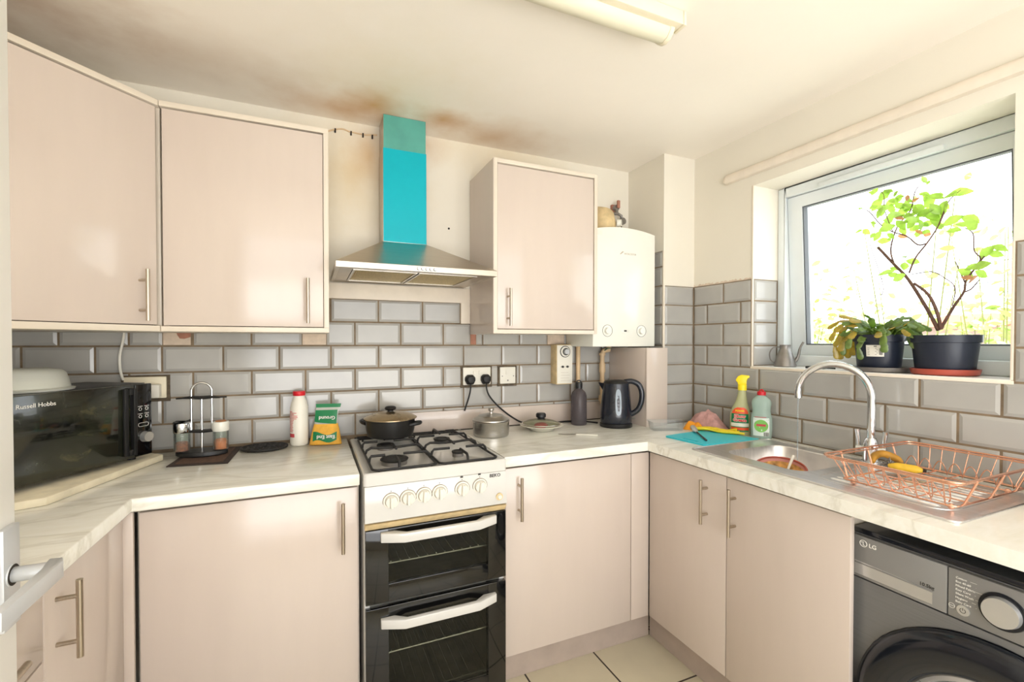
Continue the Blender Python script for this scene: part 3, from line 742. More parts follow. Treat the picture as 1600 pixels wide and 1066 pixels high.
# ------------------------------------------------------------------ boiler and its pipes
t = thing('boiler', 'white wall-hung boiler in the corner beside the right wall cabinet', 'boiler', (1.43, 2.0, 1.308))
BX0, BX1, BF = 1.2415, 1.617, 1.865
def bow(x): return (1-((x-(BX0+BX1)/2)/((BX1-BX0)/2))**2)
n = 16; xs = [BX0+(BX1-BX0)*i/n for i in range(n+1)]
b = MB(); prof = [(BX1, 1.308), (BX0, 1.308)] + [(x, 1.876+.022*bow(x)) for x in xs]
b.prism(prof, BF, 2.12, axis='y'); b.build('casing', M['cream_enamel'], t, bevel=.004)
for x in (1.325, 1.531):
    k = MB(); k.cyl((x, BF-.0006, 1.386), (x, BF+.004, 1.386), .029, n=32); k.build('dial_ring', M['cream_enamel'], t, smooth=30)
    k = MB(); k.tube(arc((x, BF-.0008, 1.386), .0285, 0, 2*pi, 32, (1, 0, 0), (0, 0, 1))[:-1], .0009, 6, closed=True); k.build('dial_line', M['print_dark'], t)
    k = MB(); k.cyl((x-.002, BF-.014, 1.386), (x-.002, BF, 1.386), .0140, .0165, n=24); kn = k.build('knob', M['cream_enamel'], t, smooth=30)
k = MB(); k.lathe([(.024, 0), (.022, .002)], (0, 0, 0), 24, 1, .58); k.v = [Vector((1.432+p.x, BF-p.z*.8+.0005, 1.386+p.y)) for p in k.v]; k.build('display_bezel', M['cream_enamel'], t)
MB().box(1.424, 1.440, BF-.002, BF+.001, 1.382, 1.390).build('display', M['print_dark'], t, bevel=.001)
b = MB(); b.prism([(1.397, 1.764), (1.404, 1.764), (1.423, 1.779), (1.412, 1.779)], BF-.0008, BF+.0002, axis='y'); b.build('logo_mark', M['steelh'], t, smooth=0)
lettering('WORCESTER', .0125, M['steelh'], t, (1.424, BF-.0006, 1.764), (1, 0, 0), (0, 0, 1), 'brand_lettering')
MB().box(1.262, 1.292, BF-.0008, BF+.0002, 1.849, 1.871).build('sticker', M['whiteplastic'], t, smooth=0)
t = thing('boiler_flue', 'yellowed plastic flue elbow on top of the boiler', 'flue', (1.40, 2.02, 1.9))
b = MB(); b.tube([(1.40, 2.02, 1.885), (1.40, 2.02, 1.945), (1.402, 2.03, 1.975), (1.41, 2.06, 1.985), (1.42, 2.132, 1.985)], [.072, .072, .070, .066, .062], 24)
b.build('elbow', M['yellowed'], t, smooth=60)
MB().cyl((1.456, 1.963, 1.945), (1.470, 1.948, 1.945), .020, .017, n=18).build('test_cap', M['cream_enamel'], t)
MB().tube(arc((1.466, 1.950, 1.938), .026, -1.2, .3, 8, (.7, .7, 0), (0, 0, 1)), .003, 6).build('clip', M['print_dark'], t)
t = thing('pipe_valve', 'dark pipe valve on the wall above the boiler', 'valve', (1.55, 2.12, 2.03))
b = MB(); b.box(1.537, 1.573, 2.122, 2.139, 2.055, 2.095); b.build('wall_plate', M['pink_patch'], t)
b = MB(); b.cyl((1.555, 2.10, 2.075), (1.555, 2.123, 2.075), .016); b.tube([(1.530, 2.10, 2.038), (1.56, 2.10, 2.040), (1.582, 2.10, 2.032), (1.586, 2.10, 2.005)], .008, 8); b.cyl((1.555, 2.103, 2.07), (1.552, 2.10, 2.040), .008)
b.cyl((1.586, 2.112, 2.0), (1.586, 2.085, 2.0), .019, n=14); b.build('valve_body', M['zinc'], t)
MB().box(1.551, 1.567, 2.088, 2.100, 2.070, 2.112).build('lever', M['pink_patch'], t, bevel=.002)
t = thing('boiler_pipe', 'straight cream-painted copper pipe dropping from the boiler', 'pipe', (1.305, 2.105, 1.0))
MB().cyl((1.309, 2.106, .995), (1.309, 2.106, 1.307), .0115, n=16).build('pipe', M['pipe'], t)
MB().cyl((1.309, 2.106, 1.088), (1.309, 2.106, 1.106), .0145, n=12).build('joint', M['green'], t)
t = thing('boiler_pipe', 'cream-painted pipe with elbow and collars beside the kettle', 'pipe', (1.47, 2.08, 1.0))
MB().tube([(1.452, 2.09, .995), (1.452, 2.09, 1.262)]+arc((1.474, 2.09, 1.262), .022, pi, pi/2, 6, (1, 0, 0), (0, 0, 1))[1:]+[(1.492, 2.09, 1.286), (1.497, 2.09, 1.307)], .0125, 16).build('pipe', M['pipe'], t)
b = MB()
for z0, z1, r in ((1.010, 1.040, .019), (1.165, 1.215, .0165), (1.258, 1.270, .017)): b.cyl((1.452, 2.09, z0), (1.452, 2.09, z1), r, n=14)
b.build('collar', M['pipe'], t)
b = MB(); b.tube([(1.457, 2.077, 1.285), (1.475, 2.074, 1.297), (1.497, 2.076, 1.298)], .003, 6); b.build('sealing_tape', M['green'], t)

# ------------------------------------------------------------------ sockets, timer
def sock(name, label, x0, x1, z0, z1, cat='socket'):
    t = thing(name, label, cat, ((x0+x1)/2, 2.129, (z0+z1)/2))
    b = MB(); b.box(x0-.010, x1+.010, 2.1275, 2.1335, z0-.013, z1+.006); b.build('grubby_surround', M['grime'], t, smooth=0)
    return t, MB().box(x0, x1, 2.118, 2.1275, z0, z1).build('faceplate', M['whiteplastic'], t, bevel=.003)
t, fp = sock('double_socket', 'white double wall socket behind the steel pot, two black plugs in it', .671, .813, 1.122, 1.207)
for x in (.729, .757): MB().box(x-.007, x+.007, 2.1145, 2.1185, 1.172, 1.190).build('switch', M['whiteplastic'], fp, bevel=.001)
def plug(x, label, pts):
    t = thing('plug', label, 'plug', (x, 2.1, 1.15), group=None)
    b = MB(); b.loft([[(x+r*a, 2.1175-d, 1.150+r*e) for a, e in ((-.6, -1), (.6, -1), (1, -.2), (.95, .45), (.5, .9), (-.5, .9), (-.95, .45), (-1, -.2))] for r, d in ((.0245, 0), (.0255, .010), (.022, .026), (.016, .032))])
    b.build('plug_body', M['black_rubber'], t, bevel=.003)
    b = MB(); b.tube(pts, .0042, 8); b.build('flex', M['black_rubber'], t)
def smooth_path(pts, n=6):
    P = [Vector(p) for p in pts]; out = []
    for i in range(len(P)-1):
        a, b_, c, d = P[max(i-1, 0)], P[i], P[i+1], P[min(i+2, len(P)-1)]
        for k in range(n):
            t_ = k/n; out.append(.5*((2*b_)+(c-a)*t_+(2*a-5*b_+4*c-d)*t_*t_+(3*b_-a-3*c+d)*t_**3))
    return out+[P[-1]]
plug(.703, 'left black plug with a short cord going down behind the upstand', smooth_path([(.703, 2.098, 1.132), (.700, 2.098, 1.095), (.692, 2.100, 1.06), (.680, 2.104, 1.022), (.674, 2.106, 1.0)]))
plug(.783, 'right black plug with a long cord running along to the kettle', smooth_path([(.783, 2.098, 1.132), (.784, 2.098, 1.102), (.798, 2.096, 1.066), (.835, 2.092, 1.022), (.880, 2.088, .982), (.925, 2.083, .950), (.975, 2.080, .925), (1.05, 2.080, .914), (1.20, 2.086, .9135), (1.30, 2.06, .9135), (1.355, 1.99, .9135)]))
t, fp = sock('switch_plate', 'white single switch plate right of the double socket', .863, .948, 1.122, 1.205, 'switch')
MB().box(.893, .903, 2.115, 2.1185, 1.168, 1.195).build('rocker', M['whiteplastic'], fp, bevel=.001)
b = MB()
for x, z, r in ((.875, 1.160, .003), (.936, 1.160, .003), (.905, 1.138, .004)): b.cyl((x, 2.1172, z), (x, 2.1182, z), r, n=10)
b.build('screw', M['zinc'], fp)
t, fp = sock('wall_socket', 'old cream wall socket half hidden behind the microwave', -.636, -.506, 1.118, 1.200)
fp.data.materials[0] = M['lamp_base']
MB().box(-.572, -.520, 2.085, 2.1185, 1.122, 1.172).build('white_plug', M['whiteplastic'], t, bevel=.004)
tag(MB().tube(smooth_path([(-.632, 2.121, 1.368), (-.636, 2.117, 1.33), (-.644, 2.113, 1.28), (-.643, 2.113, 1.23), (-.636, 2.1165, 1.190)]), .0045, 8).build('mains_cable', M['whiteplastic']), 'white cable hanging from the wall cabinet to the socket', 'cable')
t = thing('heating_timer', 'cream wall-mounted heating timer with round dial', 'timer', (1.213, 2.1, 1.22))
tb = MB().box(1.156, 1.251, 2.068, 2.1335, 1.112, 1.318).build('casing', M['yellowed'], t, bevel=.003)
MB().box(1.159, 1.248, 2.0655, 2.0685, 1.116, 1.314).build('front_plate', M['whiteplastic'], t, bevel=.001)
MB().cyl((1.205, 2.0635, 1.281), (1.205, 2.066, 1.281), .0300, n=36).build('dial_scale', M['print_dark'], t, smooth=30)
MB().cyl((1.205, 2.062, 1.281), (1.205, 2.0645, 1.281), .0262, n=36).build('dial_ring', M['whiteplastic'], t, smooth=30)
MB().cyl((1.208, 2.060, 1.281), (1.208, 2.0625, 1.281), .0190, n=30).build('dial_hub', M['print_dark'], t, smooth=30)
MB().cyl((1.209, 2.050, 1.281), (1.209, 2.061, 1.281), .0130, .0150, n=24).build('dial_knob', M['alu'], t, smooth=30)
for x in (1.190, 1.218):
    b = MB(); b.cyl((x, 2.059, 1.203), (x, 2.066, 1.203), .0058, n=14); b.box(x-.012, x+.012, 2.0648, 2.0656, 1.2022, 1.2038); b.build('slider', M['print_dark'], t)
b = MB()
for i, w in enumerate((.058, .05, .055, .045)): b.box(1.180, 1.180+w, 2.0650, 2.0656, 1.130+.014*i, 1.131+.014*i)
b.build('fine_print', M['steelh'], t, smooth=0)
# cable clipped along the top of the back wall
b = MB(); pts = [(.022, 2.133, 2.135), (.025, 2.134, 2.185), (.045, 2.135, 2.222), (.075, 2.136, 2.240)]+[(.075+.02*i, 2.136, 2.240+.012*sin(i*.6)*(1 if i < 4 else .5)+.0022*i) for i in range(1, 10)]+[(.276, 2.136, 2.258)]
tag(b.tube(smooth_path(pts, 3), .0032, 6).build('wall_cable', M['pipe']), 'thin dirty cable clipped to the wall left of the hood duct', 'cable')
b = bpy.data.objects['wall_cable']
for x in (.10, .165, .215, .255): MB().box(x-.003, x+.003, 2.130, 2.1395, 2.238, 2.254).build('cable_clip', M['dark'], b)

# ------------------------------------------------------------------ ceiling light
t = thing('ceiling_light', 'cream fluorescent batten light on the ceiling', 'lamp', (.4, 1.065, 2.26))
MB().box(-.22, 1.000, 1.036, 1.074, 2.256, 2.2955).build('base_channel', M['lamp_base'], t, bevel=.003)
sec = lambda x, k: [(x, 1.088+.036*k*cos(a), 2.266+.036*k*sin(a)) for a in [radians(q) for q in (90, 60, 30, 0, -30, -60, -90, -120, -150, 180, 150, 120)]]
b = MB(); b.loft([sec(-.20, 1), sec(.972, 1)]); b.v = [Vector((p.x, p.y+.004, min(p.z, 2.2945))) for p in b.v]; b.build('diffuser', M['diffuser'], t, smooth=45)
b = MB(); b.loft([sec(.972, 1.07), sec(.986, 1.07)]); b.v = [Vector((p.x, p.y+.004, min(p.z, 2.2945))) for p in b.v]; b.build('end_cap', M['lamp_base'], t, smooth=45)
MB().box(1.0005, 1.010, 1.034, 1.078, 2.254, 2.295).build('end_plate', M['lamp_base'], t, bevel=.002)

# ------------------------------------------------------------------ washing machine
WX, WA, WB = 1.372, .184, .783
t = thing('washing_machine', 'graphite front-loading washing machine under the drainer worktop', 'washing machine', (1.62, .48, 0))
MB().box(WX+.010, 1.835, WA, WB, .015, .806).build('body', M['wm'], t, bevel=.004)
MB().box(WX+.004, 1.83, WA+.002, WB-.002, .8065, .822).build('top_plate', M['wm_black'], t, bevel=.004)
DY, DZ = .480, .384
# front panel with the round door opening
b = MB(); ring = [(DY+.286*cos(2*pi*i/48), DZ+.286*sin(2*pi*i/48)) for i in range(48)]
b.hole_plate([(WA, .03), (WB, .03), (WB, .686), (WA, .686)], [ring], 0, .012); b.v = [Vector((WX+.010-p.z, p.x, p.y)) for p in b.v]; b.build('front_panel', M['wm'], t, smooth=30)
dwy = .572
b = MB(); b.box(WX-.004, WX+.010, dwy+.001, WB, .690, .803)
# finger recess along the lower edge of the drawer
dr_ = b.build('detergent_drawer', M['wm_panel'], t, bevel=.002)
b = MB(); nseg = 20; up, lo = [], []
for i in range(nseg+1):
    y = .600+(.772-.600)*i/nseg; k = i/nseg; up.append((y, .728+.002-.012*sin(pi*(1-k))*(0)+.004*k)); lo.append((y, .698))
b.add([(WX-.0045, y, z) for y, z in lo]+[(WX-.0045, y, z) for y, z in up], [(i, i+1, nseg+2+i, nseg+1+i) for i in range(nseg)])
b.build('finger_recess', M['silver'], dr_, smooth=0)
MB().box(WX-.006, WX-.004, .600, .772, .727, .7305).build('recess_lip', M['wm_panel'], dr_, bevel=.0006)
b = MB(); b.box(WX-.004, WX+.010, WA, dwy-.001, .690, .803); cpn = b.build('control_fascia', M['wm_panel'], t, bevel=.002)
xl = WX-.0047
def wtext(s, size, y, z, m, par, nm='lettering', bold=0): return lettering(s, size, m, par, (xl, y, z), (0, -1, 0), (0, 0, 1), nm, bold=bold)
wtext('LG', .0150, .7380, .7795, M['print_light'], dr_, 'brand_lettering', .0002)
b = MB(); b.tube(arc((xl, .7510, .7850), .0085, 0, 2*pi, 24, (0, -1, 0), (0, 0, 1))[:-1], .0010, 6, closed=True)
b.box(xl-.0008, xl+.0004, .7508, .7520, .781, .790); b.box(xl-.0008, xl+.0004, .7475, .7520, .780, .7815); b.cyl((xl-.0008, .7545, .788), (xl+.0004, .7545, .788), .0013, n=8)
b.build('logo_mark', M['print_light'], dr_)
wtext('10.5kg', .0115, .6265, .7345, M['print_dark'], dr_, bold=.0002)
for i, s in enumerate(('Cotton', 'Eco 40-60', 'Mixed Fabric', 'Easy Care', 'Silent Wash', 'Hygiene', 'Baby Care')):
    z = .7835-.0092*i; wtext(s, .0066, .5570, z, M['print_light'], cpn)
    b = MB(); w = len(s)*.0034; b.box(xl-.0003, xl+.0003, .5235-.004*abs(3-i)*.3, .5550-w-.003, z+.0020, z+.0025); b.build('dial_line', M['print_light'], cpn, smooth=0)
for s_, y in (('Rinse', .430), ('Spin', .430), ('Drum Clean', .430), ('Quick 30', .430)):
    pass
k = MB(); k.cyl((WX-.0005, .543, .714), (WX-.0065, .543, .714), .0125, .0115, n=24); pw = k.build('power_button', M['silver'], t, smooth=30)
k = MB(); k.tube(arc((WX-.0070, .543, .714), .005, radians(120), radians(420), 14, (0, -1, 0), (0, 0, 1)), .0006, 6); k.cyl((WX-.0070, .543, .715), (WX-.0070, .543, .7205), .0006, n=6); k.build('power_symbol', M['print_dark'], pw)
k = MB(); k.tube(arc((xl, .5635, .716), .0055, 0, 2*pi, 16, (0, -1, 0), (0, 0, 1))[:-1], .0005, 6, closed=True); k.cyl((xl, .5685, .716), (xl, .5585, .716), .0005, n=6); k.build('remote_symbol', M['print_light'], cpn)
k = MB(); k.cyl((WX+.001, .478, .746), (WX-.0080, .478, .746), .0415, .0385, n=40); k.build('dial_ring', M['wm_black'], t, smooth=30)
k = MB(); k.cyl((WX-.007, .478, .746), (WX-.0190, .478, .746), .0325, .0300, n=40); k.build('programme_dial', M['silver'], t, smooth=30)
# door: black ring, glass bowl, chrome edge
def dring(spec): return [[(WX+.010-d, DY+r*cos(2*pi*i/56), DZ+r*sin(2*pi*i/56)) for i in range(56)] for r, d in spec]
b = MB(); b.loft(dring([(.282, .004), (.284, .020), (.278, .030), (.258, .038), (.226, .042), (.196, .034), (.184, .014)]), cap0=False, cap1=False)
dd = b.build('drum_door', M['wm_black'], t, smooth=50)
b = MB(); b.loft(dring([(.184, .014), (.176, .017), (.172, .010)]), cap0=False, cap1=False); b.build('chrome_trim', M['silver'], dd, smooth=50)
b = MB(); b.loft(dring([(.175, .012), (.165, -.02), (.135, -.05), (.07, -.075)]), cap0=False); b.build('glass_bowl', M['lidglass'], dd, smooth=60)
b = MB(); b.loft(dring([(.174, -.08), (.174, -.20), (.03, -.22)]), cap0=False); b.build('drum', M['steel'], t, smooth=50)
b = MB(); b.loft(dring([(.270, .0035), (.174, -.006), (.174, -.08)]), cap0=False, cap1=False); b.build('door_seal', M['black_rubber'], t, smooth=50)
for y in (WA+.05, WB-.05):
    for x in (1.44, 1.79): MB().cyl((x, y, .0005), (x, y, .0155), .02).build('foot', M['black'], t)
# ------------------------------------------------------------------ microwave corner
t = thing('worn_board', 'worn white slab under the microwave', 'board', (-.75, 1.8, WTZ))
bd = MB().prism([(-.486, 1.990), (-.628, 1.556), (-.700, 1.530), (-1.04, 1.68), (-.83, 2.115), (-.60, 2.10)], WTZ+.0005, WTZ+.022).build('slab', M['board'], t, bevel=.003)
FRx, FRy, MWZ0, MWZ1 = -.506, 1.945, .9455, 1.190
t = thing('microwave', 'black microwave with cloudy glass door in the left corner', 'microwave', (FRx, FRy, MWZ0))
ang = math.atan2(.848, .530)          # direction of the front, from its left end to its right end
def mw(a, d, z): return Vector((FRx, FRy, 0)) + Vector((cos(ang), sin(ang), 0))*(-a) + Vector((-sin(ang), cos(ang), 0))*d + Vector((0, 0, z))
def mwbox(a0, a1, d0, d1, z0, z1, mb=None):
    mb = mb or MB(); P = [mw(a, d, z) for z in (z0, z1) for a, d in ((a1, d0), (a0, d0), (a0, d1), (a1, d1))]
    return mb.add(P, [(3,2,1,0),(4,5,6,7),(0,1,5,4),(1,2,6,5),(2,3,7,6),(3,0,4,7)])
mwbox(0, .455, .022, .260, MWZ0, MWZ1).build('casing', M['black'], t, bevel=.004)
dr_ = mwbox(.062, .455, 0, .021, MWZ0+.001, MWZ1-.001).build('door', M['mwglass'], t, bevel=.003)
hd = MB(); mwbox(.066, .078, -.016, -.001, MWZ0+.012, MWZ1-.012, hd); mwbox(.090, .104, -.010, -.001, MWZ0+.012, MWZ1-.012, hd)
mwbox(.078, .090, -.014, -.001, MWZ0+.012, MWZ0+.032, hd); mwbox(.078, .090, -.014, -.001, MWZ1-.032, MWZ1-.012, hd)
hd.build('door_handle', M['black'], dr_, bevel=.002)
cpn = mwbox(0, .061, 0, .021, MWZ0+.001, MWZ1-.001).build('control_panel', M['glassblack'], t, bevel=.003)
nz = Vector((-sin(ang), cos(ang), 0))
for a, z in ((.020, 1.105), (.043, 1.105), (.020, 1.080), (.043, 1.080)):
    k = MB(); k.tube(arc(mw(a, -.0006, z), .0050, 0, 2*pi, 16, (cos(ang), sin(ang), 0), (0, 0, 1))[:-1], .0007, 6, closed=True); k.build('button_ring', M['print_light'], cpn)
    k = MB(); mwbox(a-.008, a+.008, -.0008, 0, z+.0085, z+.0098, k); k.build('button_caption', M['print_light'], cpn, smooth=0)
k = MB(); k.tube([mw(a, -.0006, 1.052+z) for a, z in rrect(.014, .050, -.006, .006, .005, 3)], .0006, 6, closed=True); k.build('button_outline', M['print_light'], cpn)
MB().cyl(mw(.028, -.0005, 1.010), mw(.028, -.018, 1.010), .0185, .0165, n=28).build('dial', M['silver'], t, smooth=30)
lettering('Russell Hobbs', .0165, M['print_light'], dr_, mw(.388, -.0008, 1.153), (cos(ang), sin(ang), 0), (0, 0, 1), 'brand_lettering')
k = MB(); k.cyl(mw(.402, -.001, 1.1575), mw(.402, 0, 1.1575), .0065, n=18); k.build('logo_mark', M['print_light'], dr_)
for a in (.03, .42):
    for d in (.05, .24): MB().cyl(mw(a, d, WTZ+.0222), mw(a, d, MWZ0), .012, n=12).build('foot', M['black'], t)
t = thing('food_cover', 'milky plastic food cover lying on the microwave', 'food cover', (-.69, 1.755, MWZ1))
cx_, cy_ = mw(.285, .115, 0)[:2]; t.location = (cx_, cy_, MWZ1); WM[t.name] = Matrix.Translation((cx_, cy_, MWZ1))
b = MB(); b.lathe([(.104, .0), (.106, .006), (.096, .009), (.092, .03), (.086, .050), (.078, .059), (.050, .064), (.001, .065)], (cx_, cy_, MWZ1+.0005), 40, 1, 1, cap0=False)
b.build('dome', M['milky'], t, smooth=50)
b = MB(); b.lathe([(.078, .0), (.082, .010), (.072, .03), (.001, .032)], (cx_, cy_, MWZ1+.001), 32, cap0=True); b.build('dish_inside', M['platewhite'], t, smooth=50)

# ------------------------------------------------------------------ left counter
mt = MB(); mt.prism([(-.450, 1.872), (-.268, 1.846), (-.258, 2.118), (-.430, 2.126)], WTZ+.0005, WTZ+.004)
mo = tag(mt.build('table_mat', M['mat_border']), 'dark brown woven mat under the spice stand', 'mat')
MB().prism([(-.432, 1.890), (-.286, 1.868), (-.278, 2.10), (-.415, 2.108)], WTZ+.004, WTZ+.0048).build('patterned_centre', M['mat'], mo, smooth=0)
SX, SY, SZ = -.372, 2.005, WTZ+.005
t = thing('spice_stand', 'black and chrome condiment stand on the brown mat', 'condiment stand', (SX, SY, SZ))
rz = radians(-6); ux = Vector((cos(rz), sin(rz), 0)); uy = Vector((-sin(rz), cos(rz), 0)); sp = lambda a, d, z: Vector((SX, SY, SZ+z))+ux*a+uy*d
out = []
for i in range(32):
    a = 2*pi*i/32; x = cos(a); y = sin(a); out.append((.084*x, .045*math.copysign(abs(y)**1.25, y)))
b = MB(); b.loft([[sp(x*k, y*k, z) for x, y in out] for k, z in ((.90, 0), (1, .004), (1, .015), (.95, .019))]); b.build('base', M['black'], t, smooth=40)
MB().cyl(sp(0, 0, .018), sp(0, 0, .215), .0045, n=12).build('stem', M['chrome'], t)
b = MB(); b.tube([sp(-.033, 0, .09), sp(-.033, 0, .235)]+[sp(-.033*cos(q), 0, .235+.033*sin(q)) for q in [pi*i/12 for i in range(1, 12)]]+[sp(.033, 0, .235), sp(.033, 0, .09)], .0042, 10); b.build('loop_handle', M['chrome'], t)
b = MB()
for z, w in ((.212, .060), (.088, .058)):
    b.tube([sp(-w, .004, z), sp(-.035, 0, z+.002), sp(0, 0, z), sp(.035, 0, z+.002), sp(w, -.004, z)], [.0035, .006, .007, .006, .0035], 8)
b.tube([sp(-.082, .004, .211), sp(-.055, .003, .212)], .003, 8); b.tube([sp(.055, -.003, .213), sp(.082, -.004, .213)], .003, 8)
b.build('cross_arm', M['black'], t)
def jar(a, label, cap, fill, h):
    p = sp(a, -.004, .0195); t2 = thing('spice_jar', label, 'jar', tuple(p))
    b = MB(); b.lathe([(.024, 0), (.0255, .004), (.0255, .062), (.0235, .072), (.022, .072), (.0235, .062), (.0235, .004)], tuple(p), 24, cap1=False); b.build('glass', M['jar'], t2, smooth=40)
    b = MB(); b.lathe([(.0230, .003), (.0232, h*.8), (.016, h), (.001, h*1.05)], tuple(p), 20); b.build('spice', fill, t2, smooth=40)
    b = MB(); b.lathe([(.0255, .068), (.0275, .072), (.0275, .097), (.0260, .103), (.001, .103)], tuple(p), 24); c = b.build('cap', cap, t2, smooth=40)
    return p, t2, c
p, t2, c = jar(-.062, 'glass shaker with chrome top holding dried flakes, left on the stand', M['chrome'], M['chilli'], .034)
b = MB(); b.prism([(-.026, .103), (.026, .108), (.022, .114), (.004, .104), (-.006, .103), (-.022, .110)], -.014, .014, axis='y'); b.v = [Vector(p)+ux*q.x+uy*q.y+Vector((0, 0, q.z)) for q in b.v]; b.build('flip_spout', M['black'], c)
p, t2, c = jar(.062, 'glass jar with cream lid holding orange powder, right on the stand', M['cream_enamel'], M['orange_spice'], .038)
b = MB(); b.lathe([(.018, .1035), (.016, .1065), (.001, .1065)], tuple(p), 20); b.build('lid_insert', M['wood'], c)
# black cast trivet
TX, TY = -.172, 2.048; t = thing('pan_trivet', 'round black pierced trivet lying on the worktop beside the white bottle', 'trivet', (TX, TY, WTZ))
b = MB()
for r in (.080, .058, .036): b.tube([(TX+r*cos(2*pi*i/40), TY+r*sin(2*pi*i/40)*.86, WTZ+.0072) for i in range(40)], .0052, 8, closed=True)
for i in range(14):
    a = 2*pi*i/14; b.tube([(TX+.012*cos(a), TY+.012*sin(a)*.86, WTZ+.007), (TX+.046*cos(a+.25), TY+.046*sin(a+.25)*.86, WTZ+.0085), (TX+.079*cos(a), TY+.079*sin(a)*.86, WTZ+.007)], .0042, 6)
for i in range(4):
    a = pi/4+pi/2*i; b.cyl((TX+.072*cos(a), TY+.062*sin(a), WTZ+.0004), (TX+.072*cos(a), TY+.062*sin(a), WTZ+.006), .004, n=8)
b.build('ring_grid', M['blackiron'], t)
# white talc-like bottle
BXc, BYc = -.047, 2.075; t = thing('plastic_bottle', 'white plastic bottle with red cap and red print', 'bottle', (BXc, BYc, WTZ))
b = MB(); b.lathe([(.030, .0005), (.0335, .004), (.0350, .012), (.0345, .03), (.0345, .145), (.0340, .155), (.0285, .178), (.0225, .196), (.0215, .203), (.001, .203)], (BXc, BYc, WTZ), 36); bt = b.build('bottle_body', M['whiteplastic'], t, smooth=40)
b = MB(); b.lathe([(.0225, .203), (.0240, .205), (.0240, .218), (.0225, .221), (.001, .221)], (BXc, BYc, WTZ), 28); b.build('cap', M['red'], t, smooth=40)
def on_cyl(c, r, a, z): return (c[0]+r*cos(a), c[1]+r*sin(a), c[2]+z)
def cyl_patch(mb, c, r, a0, a1, z0, z1, n=8):
    mb.add([on_cyl(c, r, a0+(a1-a0)*i/n, z) for z in (z0, z1) for i in range(n+1)], [(i, i+1, n+2+i, n+1+i) for i in range(n)])
b = MB(); A0 = radians(188)
for i in range(15): cyl_patch(b, (BXc, BYc, WTZ), .0351, A0, A0+radians(random.uniform(48, 75) if i in (9, 10, 11, 13) else random.uniform(34, 50)), .058+.0058*i, .0605+.0058*i)
cyl_patch(b, (BXc, BYc, WTZ), .0351, A0+.1, A0+radians(52), .036, .051)
b.build('red_print', M['redprint'], bt, smooth=0)
# packet of spice standing upside down
PX, PY = .052, 2.035; t = thing('spice_packet', 'green and yellow packet of ground spice standing upside down', 'packet', (PX, PY, WTZ))
rz = radians(-12); ux = Vector((cos(rz), sin(rz), 0)); uy = Vector((-sin(rz), cos(rz), 0)); lean = .16
pk = lambda a, d, z: Vector((PX, PY, WTZ))+ux*a+uy*(d+lean*z)+Vector((0, 0, z))
levels = [(.0008, .064, .014), (.004, .063, .022), (.03, .058, .028), (.06, .053, .026), (.085, .046, .018), (.11, .045, .010), (.135, .046, .005), (.150, .0475, .002), (.165, .050, .0015)]
def pring(w, dd, z, n=20):
    return [pk(w*math.copysign(abs(cos(2*pi*i/n))**.6, cos(2*pi*i/n))+(.004 if z > .14 else 0)+.06*max(0, z-.1), dd*sin(2*pi*i/n)+.0012*sin(9*i+z*90), z) for i in range(n)]
b = MB(); b.loft([pring(w, dd, z) for z, w, dd in levels[:5]]); b.build('spice_filling', M['spice'], t, smooth=50)
b = MB(); b.loft([pring(w, dd, z) for z, w, dd in levels[4:8]]); b.build('clear_bag', M['milky'], t, smooth=50)
b = MB(); b.loft([pring(w, dd, z) for z, w, dd in levels[7:]]); b.build('sealed_edge', M['greenlabel'], t, smooth=50)
def pfront(a, z):
    for k in range(len(levels)-1):
        z0, w0, d0 = levels[k]; z1, w1, d1 = levels[k+1]
        if z0 <= z <= z1: u = (z-z0)/(z1-z0); w = w0+(w1-w0)*u; d = d0+(d1-d0)*u; break
    s_ = min(.95, abs(a)/w); return pk(a+.06*max(0, z-.1), -d*math.sqrt(max(0, 1-s_**3))-.0025, z)
def ppatch(name, a0, a1, zs0, zs1, m):
    b = MB(); n = 10; P = []
    for j in range(5):
        for i in range(n+1):
            a = a0+(a1-a0)*i/n; lo, hi = zs0(i/n), zs1(i/n); P.append(pfront(a, lo+(hi-lo)*j/4))
    b.add(P, [(j*(n+1)+i, j*(n+1)+i+1, (j+1)*(n+1)+i+1, (j+1)*(n+1)+i) for j in range(4) for i in range(n)]); return b.build(name, m, t, smooth=60)
g1 = ppatch('green_label', -.046, .046, lambda u: .018+.006*sin(u*7), lambda u: .050+.007*sin(u*6+1), M['greenlabel'])
g2 = ppatch('green_label', -.044, .042, lambda u: .094-.010*u, lambda u: .140, M['greenlabel'])
q = pfront(0, .034)-uy*.0022+ux*.041+Vector((0, 0, .0085)); lettering('East End', .0205, M['print_light'], g1, q, -ux, Vector((0, 0, -1))-uy*lean, 'brand_lettering', bold=.0003)
q = pfront(0, .108)-uy*.002+ux*.037+Vector((0, 0, .008)); lettering('Ground', .020, M['print_light'], g2, q, -ux, Vector((0, 0, -1))-uy*lean, 'lettering', bold=.0003)

